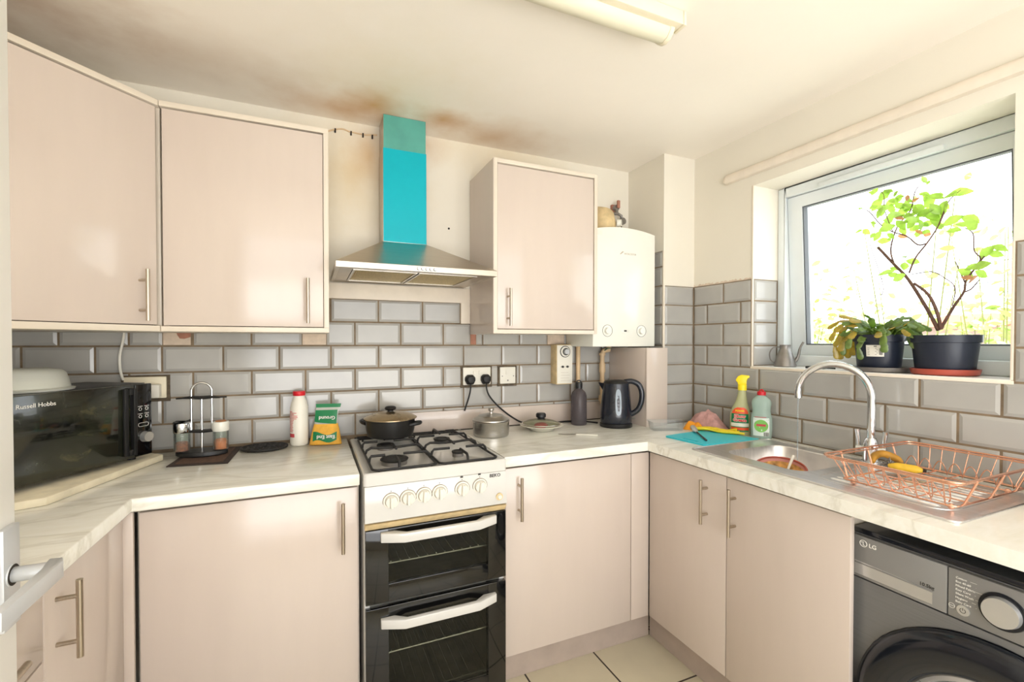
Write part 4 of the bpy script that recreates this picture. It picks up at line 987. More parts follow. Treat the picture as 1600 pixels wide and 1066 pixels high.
# ------------------------------------------------------------------ pots
PX, PY, PZ = .302, 1.955, .9395; t = thing('cooking_pot', 'black pot with steel lid on the rear left burner', 'pot', (PX, PY, PZ))
b = MB(); b.lathe([(.085, 0), (.092, .004), (.098, .03), (.101, .072), (.098, .072), (.094, .03), (.088, .008), (.001, .006)], (PX, PY, PZ), 44); pb_ = b.build('pot_body', M['blackpot'], t, smooth=40)
b = MB(); b.lathe([(.099, .0725), (.108, .074), (.108, .077), (.098, .083), (.075, .093), (.040, .100), (.001, .102)], (PX, PY, PZ), 44); ld = b.build('lid', mat('browned_steel', (176, 156, 124), .28, .9, .1, 20), t, smooth=40)
b = MB(); b.lathe([(.012, .100), (.012, .106), (.021, .109), (.024, .115), (.021, .121), (.012, .124), (.001, .124)], (PX, PY, PZ), 24); b.build('lid_knob', M['black'], ld, smooth=50)
for a in (radians(-33), radians(147)):
    e = Vector((cos(a), sin(a), 0)); s_ = Vector((-sin(a), cos(a), 0)); o = Vector((PX, PY, PZ+.052))
    b = MB(); b.tube([o+e*.096+s_*.028, o+e*.114+s_*.024+Vector((0, 0, .004)), o+e*.128+s_*.006+Vector((0, 0, .006)), o+e*.128-s_*.006+Vector((0, 0, .006)), o+e*.114-s_*.024+Vector((0, 0, .004)), o+e*.096-s_*.028], [.008, .008, .0085, .0085, .008, .008], 10); b.build('side_handle', M['black'], t)
PX, PY, PZ = .747, 1.942, WTZ+.0005; t = thing('steel_pot', 'brushed steel lidded pot on the worktop right of the cooker', 'pot', (PX, PY, PZ))
b = MB(); b.lathe([(.076, 0), (.080, .003), (.082, .015), (.082, .062), (.085, .066), (.083, .068), (.079, .064), (.079, .01), (.001, .008)], (PX, PY, PZ), 44); b.build('pot_body', brushed('spun_steel', (178, 175, 170), .26, (2, 2, 200), .03), t, smooth=40)
b = MB(); b.lathe([(.080, .067), (.084, .070), (.083, .074), (.062, .084), (.056, .091), (.030, .097), (.001, .099)], (PX, PY, PZ), 44); ld = b.build('lid', M['steel'], t, smooth=35)
b = MB(); b.lathe([(.009, .097), (.007, .106), (.012, .112), (.012, .119), (.008, .123), (.001, .123)], (PX, PY, PZ), 20); b.build('lid_knob', M['steel'], ld, smooth=50)
# plate with a glass lid
PX, PY, PZ = 1.012, 1.955, WTZ+.0005; t = thing('dinner_plate', 'white plate on the worktop between steel pot and kettle', 'plate', (PX, PY, PZ))
b = MB(); b.lathe([(.052, 0), (.056, .002), (.072, .016), (.104, .026), (.105, .028), (.102, .029), (.070, .020), (.055, .006), (.001, .005)], (PX, PY, PZ), 44); b.build('plate_body', M['platewhite'], t, smooth=50)
t = thing('glass_lid', 'round glass pan lid with black knob lying on the white plate', 'lid', (PX-.004, PY, PZ+.03))
b = MB(); b.lathe([(.088, .0305), (.090, .033), (.086, .036), (.065, .045), (.035, .052), (.001, .054)], (PX-.004, PY, PZ), 44, cap0=False); b.build('glass_dome', M['lidglass'], t, smooth=60)
b = MB(); b.tube([(PX-.004+.090*cos(2*pi*i/44), PY+.090*sin(2*pi*i/44), PZ+.0325) for i in range(44)], .0026, 8, closed=True); b.build('steel_rim', M['steel'], t)
b = MB(); b.lathe([(.020, .0525), (.017, .058), (.024, .064), (.0245, .076), (.020, .082), (.001, .083)], (PX-.004, PY, PZ), 24); b.build('knob', M['black'], t, smooth=40)
t = thing('tomato', 'red tomato piece seen under the glass lid', 'tomato', (PX-.025, PY-.035, PZ+.02)); MB().ball((PX-.020, PY-.030, PZ+.0285), .030, sc=(1.15, .9, .50)).build('tomato_flesh', M['red'], t, smooth=60)
t = thing('table_knife', 'small knife with white handle lying in front of the plate', 'knife', (1.1, 1.78, WTZ))
p0, p1, p2 = Vector((1.035, 1.835, WTZ+.002)), Vector((1.100, 1.788, WTZ+.003)), Vector((1.178, 1.728, WTZ+.004)); dv = (p2-p0).normalized(); sv = Vector((-dv.y, dv.x, 0))
b = MB(); b.loft([[p+sv*w*k+Vector((0, 0, h)) for k, h in ((-1, -.0008), (1, -.0008), (1, .0008), (-1, .0008))] for p, w in ((p0, .001), (p0+dv*.012, .0065), (p1, .008))]); b.build('blade', M['steel'], t)
b = MB(); b.loft([[p+sv*w*k+Vector((0, 0, h)) for k, h in ((-1, -.003), (1, -.003), (1, .003), (-1, .003))] for p, w in ((p1, .006), (p1+dv*.03, .0075), (p2, .0085))]); b.build('handle', M['whiteplastic'], t, bevel=.002)

# ------------------------------------------------------------------ bottle and kettle
PX, PY, PZ = 1.255, 2.012, WTZ+.0005; t = thing('water_bottle', 'smoky brown translucent bottle standing left of the kettle', 'bottle', (PX, PY, PZ))
b = MB(); b.lathe([(.036, 0), (.040, .004), (.0405, .02), (.0405, .128), (.040, .148), (.034, .166), (.022, .178), (.016, .183), (.016, .19), (.001, .19)], (PX, PY, PZ), 36); b.build('bottle_body', M['smoke'], t, smooth=40)
b = MB(); b.lathe([(.0185, .186), (.0185, .212), (.017, .217), (.001, .217)], (PX, PY, PZ), 24); b.build('cap', M['black'], t, smooth=40)
b = MB(); b.tube(arc((PX, PY, PZ+.214), .012, 0, pi, 10, (.9, -.4, 0), (0, 0, 1)), .0035, 8); b.build('carry_loop', M['black'], t)
PX, PY, PZ = 1.402, 1.898, WTZ+.0005; t = thing('kettle', 'black plastic electric kettle in front of the pipe boxing', 'kettle', (PX, PY, PZ))
e = Vector((.78, -.62, 0)).normalized(); K = lambda a, z, s=0: Vector((PX, PY, PZ+z))+e*a+Vector((-e.y, e.x, 0))*s
b = MB(); b.lathe([(.078, 0), (.080, .003), (.080, .016), (.076, .020), (.001, .020)], (PX, PY, PZ), 40); b.build('power_base', M['black'], t, smooth=40)
prof = [(.074, .021), (.0775, .026), (.077, .06), (.072, .13), (.066, .19), (.063, .216)]
b = MB(); b.lathe(prof, (PX, PY, PZ), 44); kb = b.build('kettle_body', M['kettle'], t, smooth=50)
b = MB(); b.lathe([(.063, .2165), (.060, .224), (.045, .231), (.001, .234)], (PX, PY, PZ), 40); b.build('lid', M['black'], t, smooth=50)
b = MB(); b.loft([[K(-.052, .172, w) for w in (-.012, 0, .012)]+[K(-.0660, .176, 0)], [K(-.050, .205, w) for w in (-.022, 0, .022)]+[K(-.087, .2130, 0)], [K(-.048, .216, w) for w in (-.024, 0, .024)]+[K(-.090, .2175, 0)]]); b.build('spout', M['kettle'], kb, bevel=.002)
b = MB(); hp = smooth_path([K(.040, .222), K(.075, .227), K(.108, .212), K(.124, .175), (K(.122, .125)), K(.104, .085), K(.072, .062)], 4); b.tube(hp, [.0135]*len(hp), 14); b.build('handle', M['kettle'], t)
wd = Vector((-.50, -.87, 0)).normalized()
a0 = math.atan2(wd.y, wd.x)
b = MB(); N = 8; P = []
def krad(z):
    for (r0, z0), (r1, z1) in zip(prof, prof[1:]):
        if z0 <= z <= z1: return r0+(r1-r0)*(z-z0)/(z1-z0)
    return .07
rings = []
for i in range(24):
    q = 2*pi*i/24; a = a0+.05+.20*math.copysign(abs(cos(q))**.8, cos(q)); z = .128+.064*math.copysign(abs(sin(q))**.55, sin(q)); rings.append((a, z))
b.loft([[on_cyl((PX, PY, PZ), krad(z)*k, a, z) for a, z in rings] for k in (.99, 1.012)]); kg = b.build('water_gauge', M['gauge'], kb, smooth=40)
b = MB()
for i, z in enumerate((.088, .105, .122, .139, .156)): cyl_patch(b, (PX, PY, PZ), krad(z)*1.016, a0+.0, a0+.10, z, z+.004, 3)
b.build('gauge_marks', M['print_dark'], kg, smooth=0)
b = MB(); b.tube([K(.070, .040, .02), K(.094, .040, .02)], [.006, .004], 8); b.build('switch', M['jar'], t)

# ------------------------------------------------------------------ right counter
t = thing('plastic_box', 'clear plastic food box without a lid in the back corner', 'box', (1.57, 1.73, WTZ))
rz = radians(-21); bx = lambda mb: mb.at((1.565, 1.725, WTZ+.0005), rz)
b = bx(MB()); b.loft([[(x*k, y*k2, z) for x, y in rrect(-.078, .078, -.045, .045, .012, 3)] for k, k2, z in ((.90, .86, 0), (.98, .97, .037), (1.03, 1.05, .038), (1.03, 1.05, .042), (.97, .95, .041), (.88, .83, .003))], cap1=True); b.build('tub', M['clearplastic'], t, smooth=30)
t = thing('cutting_board', 'turquoise plastic chopping board beside the sink', 'chopping board', (1.6, 1.49, WTZ))
def lerp2(u, v): 
    A, B_, C_, D = Vector((1.437, 1.590)), Vector((1.458, 1.384)), Vector((1.768, 1.374)), Vector((1.712, 1.626))
    return (A*(1-u)*(1-v)+B_*u*(1-v)+C_*u*v+D*(1-u)*v)[:]
o_ = [lerp2(*p) for p in rrect(0, 1, 0, 1, .05, 4)]; h_ = [lerp2(*p) for p in rrect(.36, .74, .06, .115, .025, 4)]
b = MB(); b.hole_plate(o_[::-1], [h_], WTZ+.0005, WTZ+.0065); b.build('board', M['turq'], t, smooth=30)
t = thing('pastry_brush', 'silver topped brush with grey handle lying on the turquoise board', 'brush', (1.56, 1.52, WTZ))
p0, p1, p2 = Vector((1.640, 1.632, WTZ+.024)), Vector((1.602, 1.566, WTZ+.014)), Vector((1.518, 1.432, WTZ+.010)); dv = (p2-p1).normalized()
b = MB(); b.tube([p0, p0*.85+p1*.15, p0*.4+p1*.6, p1], [.009, .013, .012, .005], 12); b.build('brush_head', M['silver'], t, smooth=50)
b = MB(); b.tube([p1, p1*.5+p2*.5, p2], [.0036, .0032, .004], 8); b.build('handle', M['black'], t)
def heap(name, label, cat, m, c, rx, ry, h, rz, seed, flat=2.0, rough=.35, fold=9):
    n, k = 40, 14; b = MB(); rings = []
    for j in range(k+1):
        ring = []
        for i in range(n):
            a = 2*pi*i/n; R = 1+rough*noise.noise((cos(a)*1.6+seed, sin(a)*1.6, seed*.7)); s_ = j/k
            x, y = rx*R*cos(a)*(1-s_), ry*R*sin(a)*(1-s_)
            hh = h(x/rx, y/ry) if callable(h) else h
            z = hh*(1-(1-s_)**flat)*(1+.35*noise.noise((x*fold*6+seed, y*fold*6, seed)))+.004*noise.noise((x*120, y*120, seed))*min(1, j)
            ring.append((x*cos(rz)-y*sin(rz)+c[0], x*sin(rz)+y*cos(rz)+c[1], c[2]+max(z, .0004 if j == 0 else .002)))
        rings.append(ring)
    b.loft(rings); o = b.build(name, m, smooth=70); return tag(o, label, cat)
heap('cleaning_cloth', 'crumpled dusty pink cloth heaped against the corner tiles', 'cloth', M['pinkcloth'], (1.786, 1.680, WTZ+.0005), .066, .120, lambda x, y: .090+.012*y, 0, 3.1, 1.35, .28, 6)
heap('orange_cloth', 'crumpled orange cloth between the clear box and the pink cloth', 'cloth', M['orange'], (1.690, 1.676, WTZ+.0005), .050, .030, .038, radians(-50), 5.3, 2.2, .3, 7)
b = MB(); random.seed(8)
gl = [smooth_path([(1.672, 1.636, WTZ+.014), (1.700, 1.585, WTZ+.018), (1.726, 1.535, WTZ+.016), (1.762-.012*k, 1.462+.006*k, WTZ+.016+.004*k)], 4) for k in range(-1, 3)]
for i, p in enumerate(gl): b.tube([Vector(q)+Vector((.010*(i-1.5)*.9, .006*(i-1.5), .003*sin(i*2+j*.7))) for j, q in enumerate(p)], [.0060+.0016*sin(j*.9+i) for j in range(len(p))], 8)
tag(b.build('rubber_glove', M['yellowcloth'], smooth=60), 'yellow rubber glove lying along the back of the chopping board', 'glove')

def bottle(name, label, c, secs, m, face, n=36):
    """Flattened bottle lofted from oval sections (z, half width, half depth, sideways shift)."""
    f = Vector(face).normalized(); w = Vector((-f.y, f.x, 0)); t = thing(name, label, 'bottle', c)
    P = lambda a, hw, hd, sh, z, k=1: Vector(c)+w*(sh+hw*k*sin(a))+f*(hd*k*cos(a))+Vector((0, 0, z))
    b = MB(); b.loft([[P(2*pi*i/n, hw, hd, sh, z) for i in range(n)] for z, hw, hd, sh in secs]); body = b.build('bottle_body', m, t, smooth=45)
    def at(z):
        for s0, s1 in zip(secs, secs[1:]):
            if s0[0] <= z <= s1[0]: u = (z-s0[0])/max(1e-6, s1[0]-s0[0]); return [s0[i]+(s1[i]-s0[i])*u for i in range(4)]
        return list(secs[-1])
    def patch(nm, pts, mm, k=1.02, par=None):
        """pts: (centre angle fraction u0, u1, z) rows from bottom to top."""
        q = MB(); m_ = 10; V = []
        for u0, u1, z in pts:
            _, hw, hd, sh = at(z)
            for i in range(m_+1):
                s_ = u0+(u1-u0)*i/m_; V.append(P(math.asin(max(-1, min(1, s_))), hw, hd, sh, z, k))
        q.add(V, [(j*(m_+1)+i, j*(m_+1)+i+1, (j+1)*(m_+1)+i+1, (j+1)*(m_+1)+i) for j in range(len(pts)-1) for i in range(m_)])
        return q.build(nm, mm, par or body, smooth=60)
    return t, body, patch, at, f, w
c = (1.795, 1.500, WTZ+.0005); face = (-.77, -.60, 0)
t, body, patch, at, f, w = bottle('spray_bottle', 'cleaning spray bottle with yellow trigger head on the back of the worktop', c,
    [(0, .038, .026, 0), (.005, .042, .029, 0), (.05, .043, .030, 0), (.10, .041, .028, 0), (.125, .034, .025, .002), (.150, .024, .020, .005), (.175, .019, .017, .007), (.198, .0165, .016, .008), (.205, .0155, .0155, .008)], M['spraybody'], face)
up = lambda a, z, d=0: Vector(c)+w*(a+.008)+f*d+Vector((0, 0, z))
lft = -1   # the nozzle points to the left as seen from the room
b = MB(); b.lathe([(.0185, .203), (.0185, .226), (.017, .229), (.001, .229)], tuple(up(0, 0)), 24); b.build('collar', M['yellow'], t, smooth=40)
b = MB(); hd_ = [(-.0300, .262), (-.0290, .270), (.004, .273), (.018, .266), (.026, .252), (.026, .245), (.019, .238), (.018, .2285), (-.018, .2285), (-.0175, .242), (-.022, .256)]
b.loft([[up(-a*lft*-1, z, d) for a, z in hd_] for d in (-.011, .011)]); b.build('trigger_head', M['yellow'], t, bevel=.003)
rows_ = lambda u, z0, z1, k=5: [(-u, u, z0+(z1-z0)*i/k) for i in range(k+1)]
l1 = patch('green_label', rows_(.82, .018, .098), M['greenlabel'], 1.012)
patch('red_label', [(-.82, .82, .098), (-.80, .80, .108), (-.66, .66, .120), (-.40, .40, .126)], M['orangelabel'], 1.014)
patch('orange_stripe', rows_(.82, .024, .036, 2), M['orangelabel'], 1.022, l1)
patch('grey_picture', rows_(.82, .040, .056, 2), M['platewhite'], 1.022, l1)
fo = lambda a, z, d: Vector(c)+w*a+f*d+Vector((0, 0, z))
rt = w if w.dot(Vector((.917, -.399, 0))) > 0 else -w
for tx, zz in (('Elbow', .081), ('Grease', .064)): lettering(tx, .0185, M['platewhite'], l1, fo(0, zz, .0309+(.0006 if zz < .07 else 0)), rt, (0, 0, 1), 'brand_outline', 'CENTER', depth=.0002, bold=.0017)
lettering('Elbow', .0185, M['red'], l1, fo(0, .081, .0312), rt, (0, 0, 1), 'brand_lettering', 'CENTER', bold=.0006)
lettering('Grease', .0185, M['red'], l1, fo(0, .064, .0318), rt, (0, 0, 1), 'brand_lettering', 'CENTER', bold=.0006)
lettering('POWER', .0105, M['yellow'], l1, fo(0, .108, .0300), rt, (0, 0, 1), 'lettering', 'CENTER', bold=.0003)
c = (1.808, 1.402, WTZ+.0005); face = (-.80, -.58, 0)
t, body, patch, at, f, w = bottle('washing_up_bottle', 'pale green washing-up liquid bottle with red cap at the sink corner', c,
    [(0, .036, .022, 0), (.004, .040, .025, 0), (.04, .042, .027, 0), (.085, .0415, .026, 0), (.105, .0375, .024, 0), (.122, .0345, .023, 0), (.140, .0365, .023, 0), (.155, .0385, .023, 0), (.170, .0350, .022, 0), (.183, .0235, .018, 0), (.190, .014, .014, .0)], M['washbody'], face)
cc = Vector(c); b = MB(); b.lathe([(.0175, .190), (.0175, .204), (.015, .206), (.001, .206)], c, 24); cp_ = b.build('cap', M['red'], t, smooth=40)
b = MB(); b.tube(arc(cc+Vector((0, 0, .206)), .007, 0, pi, 8, w, (0, 0, 1)), .0028, 8); b.build('pull_top', M['red'], cp_)
l1 = patch('label', rows_(.74, .014, .092, 6), M['whitelabel'], 1.012)
q = MB(); ctr = Vector(c)+f*.0285+Vector((0, 0, .058)); n = 28
q.loft([[ctr+rt*.027*cos(2*pi*i/n)+Vector((0, 0, .027*sin(2*pi*i/n)))+f*k-f*.006*cos(2*pi*i/n)**2 for i in range(n)] for k in (0, .0006)]); q.build('round_emblem', M['limelabel'], l1, smooth=30)
q = MB()
for k, (u, z, h) in enumerate(((.46, .095, .0022),)): q.add([Vector(c)+rt*a+f*.0278+Vector((0, 0, zz)) for zz in (z, z+h) for a in (-.026, .020)], [(0, 1, 3, 2)])
q.add([ctr+rt*a+f*.0012+Vector((0, 0, zz)) for zz in (-.001, .008) for a in (-.018, .018)], [(0, 1, 3, 2)])
q.build('red_print', M['redprint'], l1, smooth=0)
q = MB()
for i in range(7): q.add([Vector(c)+rt*(.010+.003*i)+f*(.0268-.0006*i)+rt*a+Vector((0, 0, zz)) for zz in (.015, .031) for a in (0, .0012+.0008*(i % 2))], [(0, 1, 3, 2)])
q.build('bar_print', M['print_dark'], l1, smooth=0)

# ------------------------------------------------------------------ sink, tap, drainer
t = thing('kitchen_sink', 'stainless steel sink with ribbed drainer let into the right worktop', 'sink', (1.58, .95, WTZ))
z = WTZ
bowl = rrect(1.440, 1.752, .972, 1.282, .055)
b = MB(); b.hole_plate(rrect(1.367, 1.812, .553, 1.372, .02), [bowl], z+.0004, z+.0035)
def shrink(k, zz, r=.055): return [(x, y, zz) for x, y in rrect(1.440+k, 1.752-k, .972+k, 1.282-k, r)]
b.loft([shrink(0, z+.0034), shrink(.004, z-.004), shrink(.012, z-.125), shrink(.030, z-.145), shrink(.09, z-.150)], cap0=False); b.build('basin', M['sinksteel'], t, smooth=40, merge=True)
b = MB(); b.tube([(x, y, z+.0032) for x, y in rrect(1.369, 1.810, .555, 1.370, .02)], .0026, 8, closed=True); b.build('rolled_rim', M['sinksteel'], t)
b = MB()
for i in range(9):
    x = 1.470+.030*i; b.loft([[(x+w_*cos(q), y+e_*0, z+.0033+w_*.42*sin(q)) for q in [pi*j/6 for j in range(7)]] for y, w_, e_ in ((.900, .002, 0), (.890, .0095, 0), (.640, .0095, 0), (.630, .002, 0))], closed=True)
b.build('drainer_ribs', M['sinksteel'], t, smooth=50)
b = MB(); b.tube([(x, y, z+.0036) for x, y in rrect(1.432, 1.748, .600, .930, .05)], .0016, 8, closed=True); b.build('drainer_crease', M['sinksteel'], t)
b = MB(); b.lathe([(.036, -.1498), (.034, -.1475), (.022, -.1485), (.001, -.1485)], (1.596, 1.127, z), 28); b.build('waste', M['chrome'], t)
t = thing('mixer_tap', 'chrome swan-neck mixer tap behind the sink', 'tap', (1.79, .965, z+.0035))
TX, TY = 1.790, .962
b = MB(); b.lathe([(.029, .0037), (.029, .008), (.024, .010), (.023, .045), (.024, .06), (.018, .082), (.0150, .088), (.001, .088)], (TX, TY, z), 28); b.build('tap_body', M['chrome'], t, smooth=40)
tip = Vector((1.702, 1.166, 0)); dv = Vector((tip.x-TX, tip.y-TY, 0)); Lg = dv.length; dv.normalize(); r = Lg/2
o = Vector((TX, TY, 0))+dv*r+Vector((0, 0, 1.139))
pts = [Vector((TX, TY, z+.085)), Vector((TX, TY, 1.06))]+[o-dv*r*cos(q)+Vector((0, 0, r*sin(q))) for q in [pi*i/18*1.06 for i in range(19)]]
b = MB(); b.tube(pts, .0125, 18); b.build('spout', M['chrome'], t)
av = Vector((.30, -.95, 0)).normalized()
for s_ in (-1, 1):
    p = Vector((TX, TY, z+.046)); q = p+av*s_*.036
    b = MB(); b.cyl(p+av*s_*.02, q+av*s_*.006, .0135, n=16); b.tube([q+Vector((0, 0, .006)), q+Vector((0, 0, .03)), q+av*s_*.004+Vector((0, 0, .068))], [.007, .006, .0088], 12); b.build('lever', M['chrome'], t)
e = pts[-1]; tag(MB().tube([e+Vector((0, 0, .001)), e+Vector((-.001, .001, -.04)), (e.x-.001, e.y+.002, z-.10), (e.x-.001, e.y+.002, z-.140)], [.0030, .0022, .0018, .0018], 8).build('water_stream', M['water']), 'thin stream of water running from the tap spout', 'water')
# bowl in the sink
t = thing('dirty_bowl', 'pink bowl with curry leftovers standing in the sink basin', 'bowl', (1.572, 1.125, z-.149))
cB = (1.566, 1.135, z-.131); tl = Matrix.Translation(cB) @ Matrix.Rotation(radians(15), 4, Vector((.57, -.82, 0)))
b = MB(); b.M = tl; b.lathe([(.040, .008), (.046, .009), (.066, .045), (.080, .088), (.083, .1050), (.080, .1055), (.076, .088), (.062, .047), (.04, .020), (.001, .017)], (0, 0, 0), 40); b.build('bowl_body', M['pinkbowl'], t, smooth=50)
b = MB(); b.M = tl; b.lathe([(.0765, .091), (.060, .072), (.03, .066), (.001, .068)], (0, 0, 0), 32, cap0=False); b.build('food_residue', M['food'], t, smooth=60)
b = MB(); b.M = tl; b.tube([(.0805*cos(2*pi*i/40), .0805*sin(2*pi*i/40), .1045) for i in range(40)], .0036, 8, closed=True); b.build('brown_rim', M['terracotta'], t)
b = MB(); b.M = tl
for i in range(7): a = i*2.4; b.ball((.034*cos(a), .034*sin(a)*.8, .072), .012, 8, 5, (1.2, 1, .4))
b.build('sauce_patches', M['food_red'], t, smooth=60)
t = thing('plastic_spoon', 'white spoon leaning in the dirty bowl', 'spoon', (1.56, 1.10, z-.06))
s0, s1 = Vector((1.560, 1.112, z-.058)), Vector((1.616, 1.122, z+.006)); 
b = MB(); b.tube([s0, s0*.75+s1*.25, s0*.3+s1*.7, s1], [.006, .0038, .0046, .0062], 10); b.build('handle', M['whiteplastic'], t)
b = MB(); b.ball(tuple(s0), .014, 12, 8, (1.3, .9, .4)); b.build('spoon_bowl', M['whiteplastic'], t, smooth=60)

# ------------------------------------------------------------------ copper dish rack
t = thing('dish_rack', 'copper wire dish rack standing on the drainer', 'dish rack', (1.6, .72, z))
rim = rrect(1.378, 1.822, .556, .872, .022, 4); base = rrect(1.440, 1.800, .588, .850, .014, 4); zr, zb_ = z+.092, z+.019
MB().tube([(x, y, zr) for x, y in rim], .0030, 10, closed=True).build('top_rim', M['copper'], t)
b = MB(); b.tube([(x, y, zr-.006) for x, y in rrect(1.383, 1.817, .561, .867, .02, 4)], .0024, 8, closed=True); b.build('second_rim', M['copper'], t)
b = MB(); b.tube([(x, y, zb_) for x, y in base], .0026, 8, closed=True)
for i in range(1, 5): x = 1.440+.360*i/5; b.cyl((x, .588, zb_), (x, .850, zb_), .002, n=8)
for y in (.675, .73, .785): b.cyl((1.440, y, zb_-.003), (1.800, y, zb_-.003), .0018, n=8)
b.build('base_grid', M['copper'], t)
for xr, xb in ((1.380, 1.440), (1.820, 1.800)):
    for i in range(9):
        u = (i+.5)/9; yr = .572+.284*u; yb = .592+.254*u
        MB().tube([(xr, yr, zr-.002), (xb-(xb-xr)*.12, yb, zb_+.006), (xb, yb, zb_)], .0015, 8).build('side_wire', M['copper'], t)
for x in (1.468, 1.60, 1.735):
    for yr, yb in ((.558, .588), (.870, .850)):
        MB().tube([(x, yr, zr-.002), (x, yb-(yb-yr)*.15, zb_+.005), (x, yb, zb_)], .0026, 8).build('side_wire', M['copper'], t)
for x0, dx, a_, nm in ((1.462, -.040, .054, 'front'), (1.752, .0, .038, 'back')):
    pts = []; N = 84
    for i in range(N+1):
        u = i/N; s_ = abs(sin(u*7*pi)) if nm == 'back' else 1-abs(sin(u*7*pi)); s_ = s_**(.8 if nm == 'back' else 1.0)
        pts.append((x0+dx*s_, .594+.250*u, zb_+.003+a_*s_))
    MB().tube(pts, .0014, 6).build('plate_divider', M['copper'], t)
for x in (1.462, 1.754):
    for y in (.606, .832): MB().ball((x, y, z+.0125), .0075, 12, 8).build('ball_foot', M['copper'], t, smooth=60)
# bananas and scourer in the rack
def banana(label, pts, r, m, tipm):
    pts = smooth_path(pts, 5); k = len(pts); rs = [r*(.35+.65*min(1, 4*min(i, k-1-i)/k+.1)) for i in range(k)]
    t = thing('banana', label, 'banana', tuple(pts[k//2])); MB().tube(pts, rs, 12).build('peel', m, t, smooth=60)
    d = (pts[-1]-pts[-2]).normalized(); MB().tube([pts[-1]-d*.002, pts[-1]+d*.008], [r*.42, r*.34], 8).build('tip', tipm, t)
zz = zb_+.004
banana('curved browning banana behind the wire rim nearest the tap', [(1.640, .876, zz+.016), (1.672, .888, zz+.030), (1.705, .880, zz+.036), (1.722, .852, zz+.024), (1.712, .832, zz+.014)], .0115, M['brown_banana'], M['bark'])
banana('straight yellow banana with a dark tip inside the dish rack', [(1.640, .834, zz+.016), (1.652, .805, zz+.017), (1.664, .780, zz+.016), (1.672, .760, zz+.015)], .0120, M['banana'], M['soil'])
random.seed(4); b = MB(); p = Vector((1.668, .846, zz+.016))
pts = [p+Vector((random.gauss(0, .010), random.gauss(0, .010), random.gauss(0, .0055))) for _ in range(70)]
tag(b.tube(smooth_path(pts, 3), .0011, 5).build('steel_scourer', M['zinc']), 'grey wire scourer between the two bananas', 'scourer')
# pan at the right edge
t = thing('frying_pan', 'dark pan with a pinkish rim at the right edge of the worktop', 'pan', (1.75, .46, z))
cP = (1.752, .462, z+.0045)
b = MB(); b.lathe([(.070, 0), (.075, .003), (.092, .036), (.090, .036), (.072, .006), (.001, .004)], cP, 36); b.build('pan_body', M['blackpot'], t, smooth=40)
b = MB(); b.tube([(cP[0]+.093*cos(2*pi*i/36), cP[1]+.093*sin(2*pi*i/36), cP[2]+.037) for i in range(36)], .0038, 8, closed=True); b.build('rim', M['pinkbowl'], t)
# ------------------------------------------------------------------ window sill
SZ_ = WZ0+.0012
t = thing('watering_can', 'small dull metal watering can on the left end of the window sill', 'watering can', (1.955, 1.40, SZ_))
c = (1.955, 1.400, SZ_); w = Vector((.66, -.75, 0)).normalized(); Wc = lambda a, z: Vector(c)+w*a+Vector((0, 0, z))
b = MB(); b.lathe([(.042, 0), (.046, .002), (.045, .006), (.036, .04), (.025, .072), (.0215, .078), (.0215, .096), (.0225, .098), (.020, .098), (.019, .078), (.001, .076)], c, 32); b.build('can_body', M['zinc'], t, smooth=40)
b = MB(); b.tube(smooth_path([Wc(.036, .020), Wc(.050, .045), Wc(.058, .085), Wc(.070, .110)], 4), [.0075]*4+[.006]*4+[.0045]*5, 10); b.build('spout', M['zinc'], t)
b = MB(); b.tube(smooth_path([Wc(-.022, .088), Wc(-.045, .086), Wc(-.060, .062), Wc(-.056, .030), Wc(-.036, .016)], 4), .0028, 8); b.build('handle', M['zinc'], t)
b = MB(); b.tube(smooth_path([(1.900, 1.270, SZ_+.005), (1.915, 1.235, SZ_+.008), (1.905, 1.20, SZ_+.007), (1.925, 1.165, SZ_+.005)], 4), [.005]*4+[.007]*5+[.004]*4, 8)
tag(b.build('cable_stub', M['black_rubber']), 'short black cable end on the sill beside the watering can', 'cable')

def pot(x, y, r, h, label, m_s, sr, sh, s_label, scat):
    s = thing('plant_saucer', s_label, 'saucer', (x, y, SZ_))
    b = MB(); b.lathe([(sr*.86, 0), (sr*.95, .003), (sr, sh), (sr*.96, sh), (sr*.90, .005), (.001, .004)], (x, y, SZ_), 40, .92, 1); b.build('dish', m_s, s, smooth=40)
    t = thing('plant_pot', label, 'plant', (x, y, SZ_+.005))
    b = MB(); z0 = SZ_+.0055; b.lathe([(r*.80, 0), (r*.82, .003), (r*.93, h*.78), (r*.93, h*.80), (r*1.0, h*.81), (r*1.01, h), (r*.97, h), (r*.93, h*.86), (.001, h*.86)], (x, y, z0), 44, .95, 1); p = b.build('pot', m_pot(), t, smooth=35)
    MB().lathe([(r*.92, h*.862), (r*.6, h*.90), (.001, h*.91)], (x, y, z0), 28, .95, 1, cap0=False).build('soil', M['soil'], t, smooth=50)
    return t, p
m_pot = lambda: M['navy']
P1 = (1.948, 1.025); P2 = (1.952, .832)
t1, p1 = pot(P1[0], P1[1], .080, .132, 'trailing cactus in a dark blue pot with a white label', M['zinc'], .100, .018, 'grey metal saucer under the smaller pot', 'saucer')
t2, p2 = pot(P2[0], P2[1], .092, .128, 'tall leggy shrub in the wider dark blue pot', M['terracotta'], .0905, .021, 'brick red plastic saucer under the wider pot', 'saucer')
